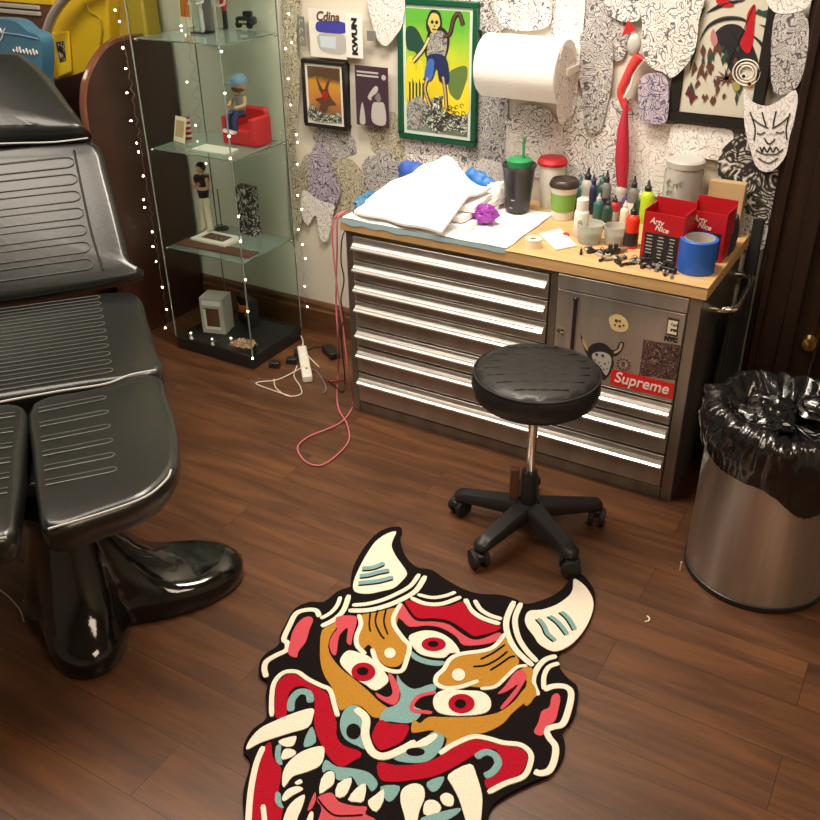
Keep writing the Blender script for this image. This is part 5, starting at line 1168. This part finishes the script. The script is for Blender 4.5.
# cups and white bottle
def cup(c, r, h, m, label, name='plastic_cup', cat='cup', tilt=0.):
    t = thing(name, label, cat, c); MB().lathe([(r*.8, 0), (r, h), (r*.94, h), (r*.75, .003)], c, 28).build('cup', m, t); return t
clear = mat('cloudy plastic', (.72, .74, .7), .25, trans=.55, ior=1.1)
t = cup(T(589, 242), .042, .062, clear, 'cloudy clear cup with green contents next to the white bottle'); c = T(589, 242); MB().lathe([(.02, .004), (.026, .032), (.0, .034)], c, 20).build('contents', M['mint'], t)
t = cup(T(614, 244), .036, .06, clear, 'cloudy grey cup directly left of the orange-red ink bottle'); c = T(614, 244); MB().lathe([(.022, .004), (.026, .03), (.0, .032)], c, 20).build('contents', M['light_grey'], t)
def bottle(x, y, h, r, mb_, mc, label, group='ink bottles on the worktop', band=None, tip=None, cap='cone', name='ink_bottle'):
    h *= 1.22; r *= 1.12
    c = T(x, y); c.y = min(c.y, 2.93); t = thing(name, label, 'bottle', c, group)
    MB().lathe([(r*.9, 0), (r, .003), (r, h*.62), (r*.85, h*.7), (r*.4, h*.76)], c, 24).build('body', mb_, t)
    if band is not None: MB().lathe([(r*1.02, h*.1), (r*1.02, h*.42)], c, 24, cap0=False, cap1=False).build('label_band', band, t)
    if cap == 'cone': MB().lathe([(r*.52, h*.73), (r*.52, h*.84), (r*.3, h*.87), (r*.12, h), (0, h)], c, 16).build('cap', mc, t)
    else: MB().lathe([(r*.8, h*.72), (r*.8, h*.98), (r*.7, h), (0, h)], c, 20).build('cap', mc, t)
    return t
bottle(580, 236, .1, .021, M['white_plastic'], M['white_plastic'], 'plain white plastic bottle beside the green coffee cup', cap='flat', name='squeeze_bottle', group=None)
bot = [
 (592, 207, .125, .019, 'light_grey', 'ink', 'pale ink bottle with black cap standing behind the white bottle', 'paper'),
 (603, 212, .115, .017, 'dark_green', 'teal', 'dark green ink bottle in the left part of the bottle row', None),
 (606, 228, .085, .015, 'dark_green', 'ink', 'short black-green ink bottle behind the cloudy cups', None),
 (583, 208, .10, .018, 'teal', 'teal', 'teal ink bottle just right of the coffee cup', None),
 (615, 206, .125, .016, 'grey', 'ink', 'grey ink bottle with black cap left of the red tassel', 'ink'),
 (613, 222, .075, .014, 'red', 'ink', 'small red ink bottle at the foot of the bottle row', 'light_grey'),
 (623, 217, .09, .014, 'grape', 'light_grey', 'dark violet ink bottle below the red tassel', None),
 (623, 228, .075, .013, 'cream', 'cream', 'small cream bottle touching the orange-red ink bottle', None),
 (633, 205, .12, .017, 'light_grey', 'ink', 'grey-lilac ink bottle with black cap right of the red tassel', 'grape'),
 (645, 207, .12, .017, 'grey', 'ink', 'charcoal ink bottle left of the lime bottle', 'paper'),
 (597, 222, .08, .015, 'teal', 'light_grey', 'little teal bottle with grey nozzle behind the first cloudy cup', None),
 (640, 219, .09, .014, 'dark_green', 'light_grey', 'olive-dark ink bottle behind the left red box', None),
 (609, 199, .11, .015, 'navy', 'navy', 'navy ink bottle at the back near the wall', None)]
for x, y, h, r, m1, m2, lab, bd_ in bot: bottle(x, y, h, r, M[m1], M[m2], lab, band=M[bd_] if bd_ else None)
bottle(630, 247, .115, .019, mat('orange red ink', (.75, .05, .02), .3), M['ink'], 'orange-red ink bottle with black lower label at the front of the row', band=None)
c = T(630, 247); MB().lathe([(.0218, .008), (.0218, .05)], c, 24, cap0=False, cap1=False).build('label_band', M['ink'], bpy.data.objects[[o.name for o in bpy.data.objects if o.get('label', '').startswith('orange-red ink')][0]])
bottle(664, 204, .115, .02, M['lime'], M['ink'], 'lime yellow ink bottle behind the left red box', cap='cone')
# glass jar
c = T(699, 206); c.y = min(c.y, 2.915); t = thing('glass_jar', 'large frosted glass jar with a dark printed emblem and metal lid by the wall', 'jar', c)
MB().lathe([(.055, 0), (.06, .006), (.06, .19), (.053, .203), (.051, .209)], c, 36).build('jar', M['jar_glass'], t)
MB().lathe([(.058, .205), (.059, .222), (.052, .228), (.0, .23)], c, 36).build('lid', M['light_grey'], t)
MB().lathe([(.054, .004), (.055, .07), (0, .072)], c, 30).build('contents', M['kraft'], t)
q = MB(); 
for i in range(9):
    rr = random.Random(i); th0 = -PI/2+rr.uniform(-.45, .45)-.25; zz_ = .14+rr.uniform(-.015, .025); q.tube([c+V((math.cos(th0+.1*math.cos(s))*.0608, math.sin(th0+.1*math.cos(s))*.0608, zz_+.008*math.sin(s))) for s in [j*.7 for j in range(7)]], .0016, 5)
q.build('emblem', M['grey'], t)
# cones
for x, y, h, m, lab in ((677, 214, .085, M['mint'], 'mint green nozzle bottle top showing over the left red box'), (693, 216, .085, mat('dusky rose', (.35, .1, .12), .5), 'dusky rose nozzle bottle between the two red boxes')):
    bottle(x-2, y+4, h*1.3, .017, m, m, lab)
# red boxes
def redbox(px, w, d, h, rz, label, fl=.03):
    c = V(px); t = thing('red_carton', label, 'box', c, 'red open cartons on the worktop'); R = Matrix.Translation(c)@Matrix.Rotation(rz, 4, 'Z')
    q = MB(); th = .0025
    q.box((-w/2, 0, 0), (w/2, th, h), M4=R).box((-w/2, d-th, 0), (w/2, d, h*1.14), M4=R).box((-w/2, th, 0), (-w/2+th, d-th, h*1.04), M4=R).box((w/2-th, th, 0), (w/2, d-th, h*1.04), M4=R).box((-w/2+th, th, 0), (w/2-th, d-th, th), M4=R)
    q.build('carton', mat('carton red', (.5, .012, .02), .38), t)
    MB().box((-w*.42, -.0006, h*.03), (w*.42, -.0001, h*.6), M4=R).build('printed_panel', M['ink'], t)
    q = MB(); rr = random.Random(5)
    for cx_ in (-.3, -.02, .26):
        for k in range(7):
            ww = rr.uniform(.08, .16); z_ = h*(.53-.068*k); q.box((w*(cx_-ww/2), -.0012, z_), (w*(cx_+ww/2), -.0006, z_+.0028), M4=R)
    q.build('printed_lines', M['light_grey'], t)
    q = MB(); rx = R.to_3x3()@V((1, 0, 0)); uz = ZU
    text(q, 'Arty', .026, R@V((-w*.16, -.0008, h*.83)), (rx-uz*.12), uz, w=w*.36, bold=.0004, shear=.25)
    text(q, 'Nice', .022, R@V((-w*.02, -.0008, h*.70)), (rx-uz*.12), uz, w=w*.34, bold=.0004, shear=.25); q.build('lettering', M['mat_white'], t)
    return t, R
c = (T(640, 262)+T(676, 268))/2
rb1, R1 = redbox((c.x, c.y+.005, WT), .122, .09, .152, -.08, 'left red open carton with white lettering behind the black clutter')
c = T(714, 262); rb2, R2 = redbox((c.x-.040, c.y+.0, WT), .118, .09, .145, -.06, 'right red open carton with white lettering behind the blue tape')
kb_ = T(733, 232); kb_.y = min(kb_.y, 2.9)
carton('kraft_box', V((-.583, 2.935, WT)), .11, .03, .17, M['kraft'], 'plain kraft cardboard box against the wall right of the jar', 0.)
for x, y, lab in ((-.665, 2.80, 'little dark figurine-topped bottle left before the kraft box'), (-.585, 2.78, 'little dark figurine-topped bottle right before the kraft box')):
    c = V((x, y, WT)); t = thing('stopper_bottle', lab, 'bottle', c); MB().lathe([(.018, 0), (.019, .06), (.008, .08), (.007, .1)], c, 20).build('body', M['ink'], t); MB().ball(c+V((0, 0, .11)), .012, (1, 1, 1.2)).build('stopper', M['red'], t)
# blue tape roll
c = T(695, 270)
t = thing('blue_tape_roll', 'large roll of blue tape standing on end at the right corner of the worktop', 'tape', c)
MB().lathe([(.051, 0), (.0535, .002), (.0535, .096), (.051, .098), (.043, .098)], c, 48, cap0=False, cap1=False).build('tape', M['blue'], t); MB().lathe([(.051, .0), (.043, .0), (.043, .099), (.0415, .099), (.0415, .001)], c, 40, cap0=False, cap1=False).build('core', M['light_grey'], t)
# small clutter
rr = random.Random(21)
names = ['binder clip', 'needle cartridge', 'bottle cap']
for i in range(44):
    x = 583+i*2.2+rr.uniform(-3, 3); y = 250+i*.5+rr.uniform(-2, 6)
    if 624 < x < 638 and y < 256: y = 258
    if x > 672: x = 672-rr.uniform(0, 8); 
    c = T(x, y); rz = rr.uniform(0, 3); kindn = i % 3; m = [M['ink'], M['light_grey'], M['black'], M['grey'], M['ink']][i % 5]
    R = Matrix.Translation(c)@Matrix.Rotation(rz, 4, 'Z')
    if kindn == 0: q = MB().box((-.014, -.004, 0), (.014, .004, .01), M4=R).tube([R@V((x_, 0, .01+z_)) for x_, z_ in ((-.012, 0), (-.01, .008), (.002, .01), (.012, .002))], .001, 5)
    elif kindn == 1: q = MB().cyl(R@V((-.018, 0, .005)), R@V((.01, 0, .005)), .0045, .003, 10).cyl(R@V((.01, 0, .005)), R@V((.02, 0, .004)), .001, n=6)
    else: q = MB().lathe([(.008, 0), (.0085, .008), (.006, .009), (.005, .002)], c, 14)
    tag(q.build(('metal_clip', 'needle_cartridge', 'ink_cup')[kindn], m, bevel=0), ('small dark metal clip in the clutter before the red cartons', 'slim needle cartridge in the clutter before the red cartons', 'tiny ink cup in the clutter before the red cartons')[kindn], ('clip', 'cartridge', 'cup')[kindn], ('metal clips', 'needle cartridges', 'ink cups')[kindn]+' in front of the red cartons')
def machine(x, y, rz, lab):
    c = T(x, y); R = Matrix.Translation(c)@Matrix.Rotation(rz, 4, 'Z'); t = thing('tattoo_machine', lab, 'tattoo machine', c)
    MB().box((-.025, -.009, .002), (.025, .009, .016), M4=R).build('body', M['black'], t, bevel=.003)
    for s_ in (-.008, .012): MB().cyl(R@V((s_, 0, .016)), R@V((s_, 0, .03)), .007, n=12).build('coil', M['ink'], t)
    MB().cyl(R@V((.025, 0, .009)), R@V((.052, 0, .009)), .0075, .005, 12).build('grip', M['grey'], t)
machine(648, 262, .4, 'black tattoo machine lying in front of the left red carton'); machine(668, 272, 2.9, 'black tattoo machine lying just left of the blue tape roll'); machine(612, 254, .9, 'dark tattoo machine lying below the cloudy grey cup')
# red crumb beside note
crumple('red_wrapper', T(566, 236), (.010, .008, .006), M['red'], 'tiny red wrapper scrap behind the white square of paper', 'wrapper', 5)
# dark clutter on the right flank: tall dark bag standing beside the cabinet
def darkbag(name, c, w, d, h, m, lab, cat, seed, n=20):
    c = V(c); rs = []
    for k in range(12):
        u = k/11; ring = []
        for i in range(28):
            th = 2*PI*i/28; q0 = 1/max(abs(math.cos(th)), abs(math.sin(th)))**.7; f_ = (1+.12*nz((math.cos(th)*2, math.sin(th)*2, u*3), 1, seed))*(1-.25*max(0, u-.6)/.4); ring.append(c+V((math.cos(th)*w/2*q0*f_*.9, math.sin(th)*d/2*q0*f_*.9, h*u)))
        rs.append(ring)
    return tag(MB().rings(rs).build(name, m), lab, cat)
darkbag('dark_backpack', (-.470, 2.80, 0.0), .034, .24, .56, M['soft_black'], 'dark soft bag wedged between the cabinet and the door case', 'bag', 4)
darkbag('dark_filler', (-.478, 2.966, 0.0), .05, .03, .80, M['soft_black'], 'tall dark added bundle standing in the corner between worktop and door case', 'filler', 12)  # added dark form that covers the pale strip of wall here
darkbag('blue_pouch', (-.533, 2.80, WT+.001), .05, .14, .10, mat('dark slate fabric', (.03, .045, .07), .7), 'dark slate cloth pouch at the back right corner of the worktop', 'pouch', 8)

# ------------------------------------------------------------------ cords, power strip
pk = []
q = MB()
q.tube(smooth_curve([V((-1.755, 2.53, .745)), V((-1.762, 2.50, .73)), ay(337, 250, 2.5), ay(336, 300, 2.5), ay(338, 340, 2.49), az(338, 372, .02), az(337, 395, .005), az(339, 410, .005), az(347, 424, .005), az(349, 440, .005), az(338, 454, .005), az(322, 465, .005), az(308, 463, .005), az(300, 455, .005), az(298, 446, .005), az(308, 437, .005), az(325, 430, .005), az(340, 423, .005), az(350, 412, .005), az(353, 400, .01), ay(348, 370, 2.47), ay(342, 320, 2.48), ay(335, 270, 2.5), ay(333, 222, 2.52), V((-1.76, 2.56, .745))], False, 6), .003, 8)
tag(q.build('pink_cord', M['pink_cord']), 'pink cord hanging from the worktop corner and looping on the floor', 'cord')
q = MB(); q.tube(smooth_curve([V((-1.742, 2.56, .70)), ay(343, 235, 2.475), ay(341, 260, 2.475), ay(344, 280, 2.475), ay(341, 300, 2.475), ay(344, 318, 2.475), ay(341, 335, 2.475), az(345, 380, .02), az(342, 392, .005), az(332, 383, .005), az(322, 378, .005)], False, 6), .0025, 8)
tag(q.build('black_cord', M['black']), 'thin black wavy cord hanging down the left edge of the steel cabinet', 'cord')
a = az(302, 352, .0); b = az(308, 383, .0); d = (b-a).normalized(); mid = (a+b)/2; ang = math.atan2(d.y, d.x)
t = thing('power_strip', 'white power strip lying among tangled cords on the floor', 'power strip', V((mid.x, mid.y, 0))); R = Matrix.Translation(V((mid.x, mid.y, 0)))@Matrix.Rotation(ang, 4, 'Z'); Ls = (b-a).length
MB().box((-Ls/2, -.02, 0), (Ls/2, .02, .032), M4=R).build('housing', M['white_plastic'], t, bevel=.006)
for u in (-.3, -.05, .2): MB().box((Ls*u-.012, -.011, .032), (Ls*u+.012, .011, .0335), M4=R).build('socket', M['cream'], t)
MB().box((-Ls/2+.03, -.036, .0), (-Ls/2+.07, -.0205, .03), M4=R).build('plug', M['black'], t)
def cord(pts, r, m, lab, name='cord', grp=None):
    q = MB().tube(smooth_curve([az(x, y, z) for x, y, z in pts], False, 6), r, 7); return tag(q.build(name, m), lab, 'cord', grp)
cord([(302, 350, .012), (303, 342, .03), (301, 336, .02)], .003, M['white_cord'], 'short white cord stub rising from the top end of the power strip')
cord([(304, 366, .036), (290, 374, .01), (276, 380, .004), (256, 383, .004), (272, 390, .004), (290, 396, .004)], .0022, M['white_cord'], 'white cord reaching furthest left from the power strip')
cord([(297, 366, .01), (294, 376, .004), (300, 386, .004), (301, 394, .004), (288, 396, .004), (276, 388, .004), (274, 379, .004)], .0022, M['white_cord'], 'white cord looping below the power strip')
cord([(306, 354, .036), (314, 362, .006), (319, 367, .004)], .0024, M['white_cord'], 'short white cord running right from the power strip')
cord([(303, 352, .008), (312, 348, .004), (326, 347, .004), (335, 350, .004)], .002, M['black'], 'thin black cord arching from the power strip to the adapter')
cord([(306, 368, .036), (316, 371, .004), (324, 382, .004), (326, 390, .004), (323, 393, .004)], .003, M['grey'], 'grey cord ending in plugs right of the power strip')
cord([(325, 381, .004), (334, 381, .004), (345, 379, .004)], .0026, M['red'], 'short dark red cord beside the pink cord on the floor')
for x, y, lab in ((292, 363, 'black plug adapter touching the left of the power strip'), (275, 367, 'black charger brick nearest the display case')):
    c = az(x, y, 0); tag(MB().box(c+V((-.022, -.016, 0)), c+V((.022, .016, .026)), rz=.4).build('plug_adapter', M['black'], bevel=.004), lab, 'adapter')
c = az(331, 355, 0); tag(MB().box(c+V((-.05, -.022, 0)), c+V((.05, .022, .03)), rz=-.55).build('power_brick', M['black'], bevel=.005), 'black power brick by the baseboard left of the steel cabinet', 'adapter')
cord([(0, 590, .003), (10, 598, .003), (20, 610, .003), (24, 622, .003)], .0018, M['white_cord'], 'thin pale cord on the floor at the left edge below the chair')
c = az(680, 570, 0); tag(MB().box(c+V((-.002, -.002, 0)), c+V((.002, .002, .03)), rz=.2).build('plastic_strip', M['cream']), 'tiny cream plastic strip standing against the base of the waste bin', 'scrap')
c = az(647, 620, 0); tag(MB().tube(smooth_curve([c+V((-.004, .012, .003)), c+V((.004, .006, .004)), c+V((.005, -.004, .003)), c+V((-.002, -.012, .003))], False, 4), .0022, 6).build('paper_scrap', M['cream']), 'tiny curled cream scrap lying alone on the floor below the bin', 'scrap')
fp_ = az(137, 322, 0)

# ------------------------------------------------------------------ light
def area(name, loc, sx, sy, power, col=(1, .86, .68), target=None, spread=PI):
    l = bpy.data.lights.new(name, 'AREA'); l.shape = 'RECTANGLE'; l.size = sx; l.size_y = sy; l.energy = power; l.color = col; l.spread = spread
    o = bpy.data.objects.new(name, l); C.objects.link(o); o.location = loc
    if target: o.rotation_euler = (V(target)-V(loc)).to_track_quat('-Z', 'Y').to_euler()
    return o
WC = (1, .88, .74)
area('ceiling_lamp', (-1.25, 2.2, 2.60), .9, .35, 40, WC, target=(-1.25, 2.55, 0))
area('ceiling_lamp', (-2.4, 1.3, 2.62), 1.9, .8, 40, WC)
area('ceiling_lamp', (.5, .7, 2.62), .9, .9, 25, (1, .78, .56))
w = bpy.data.worlds.new('world'); bpy.context.scene.world = w; w.use_nodes = True
w.node_tree.nodes['Background'].inputs[0].default_value = (1, .85, .68, 1); w.node_tree.nodes['Background'].inputs[1].default_value = .15
vs_ = bpy.context.scene.view_settings; vs_.view_transform = 'Standard'; vs_.look = 'None'; vs_.exposure = .3; vs_.gamma = 1; vs_.use_curve_mapping = False
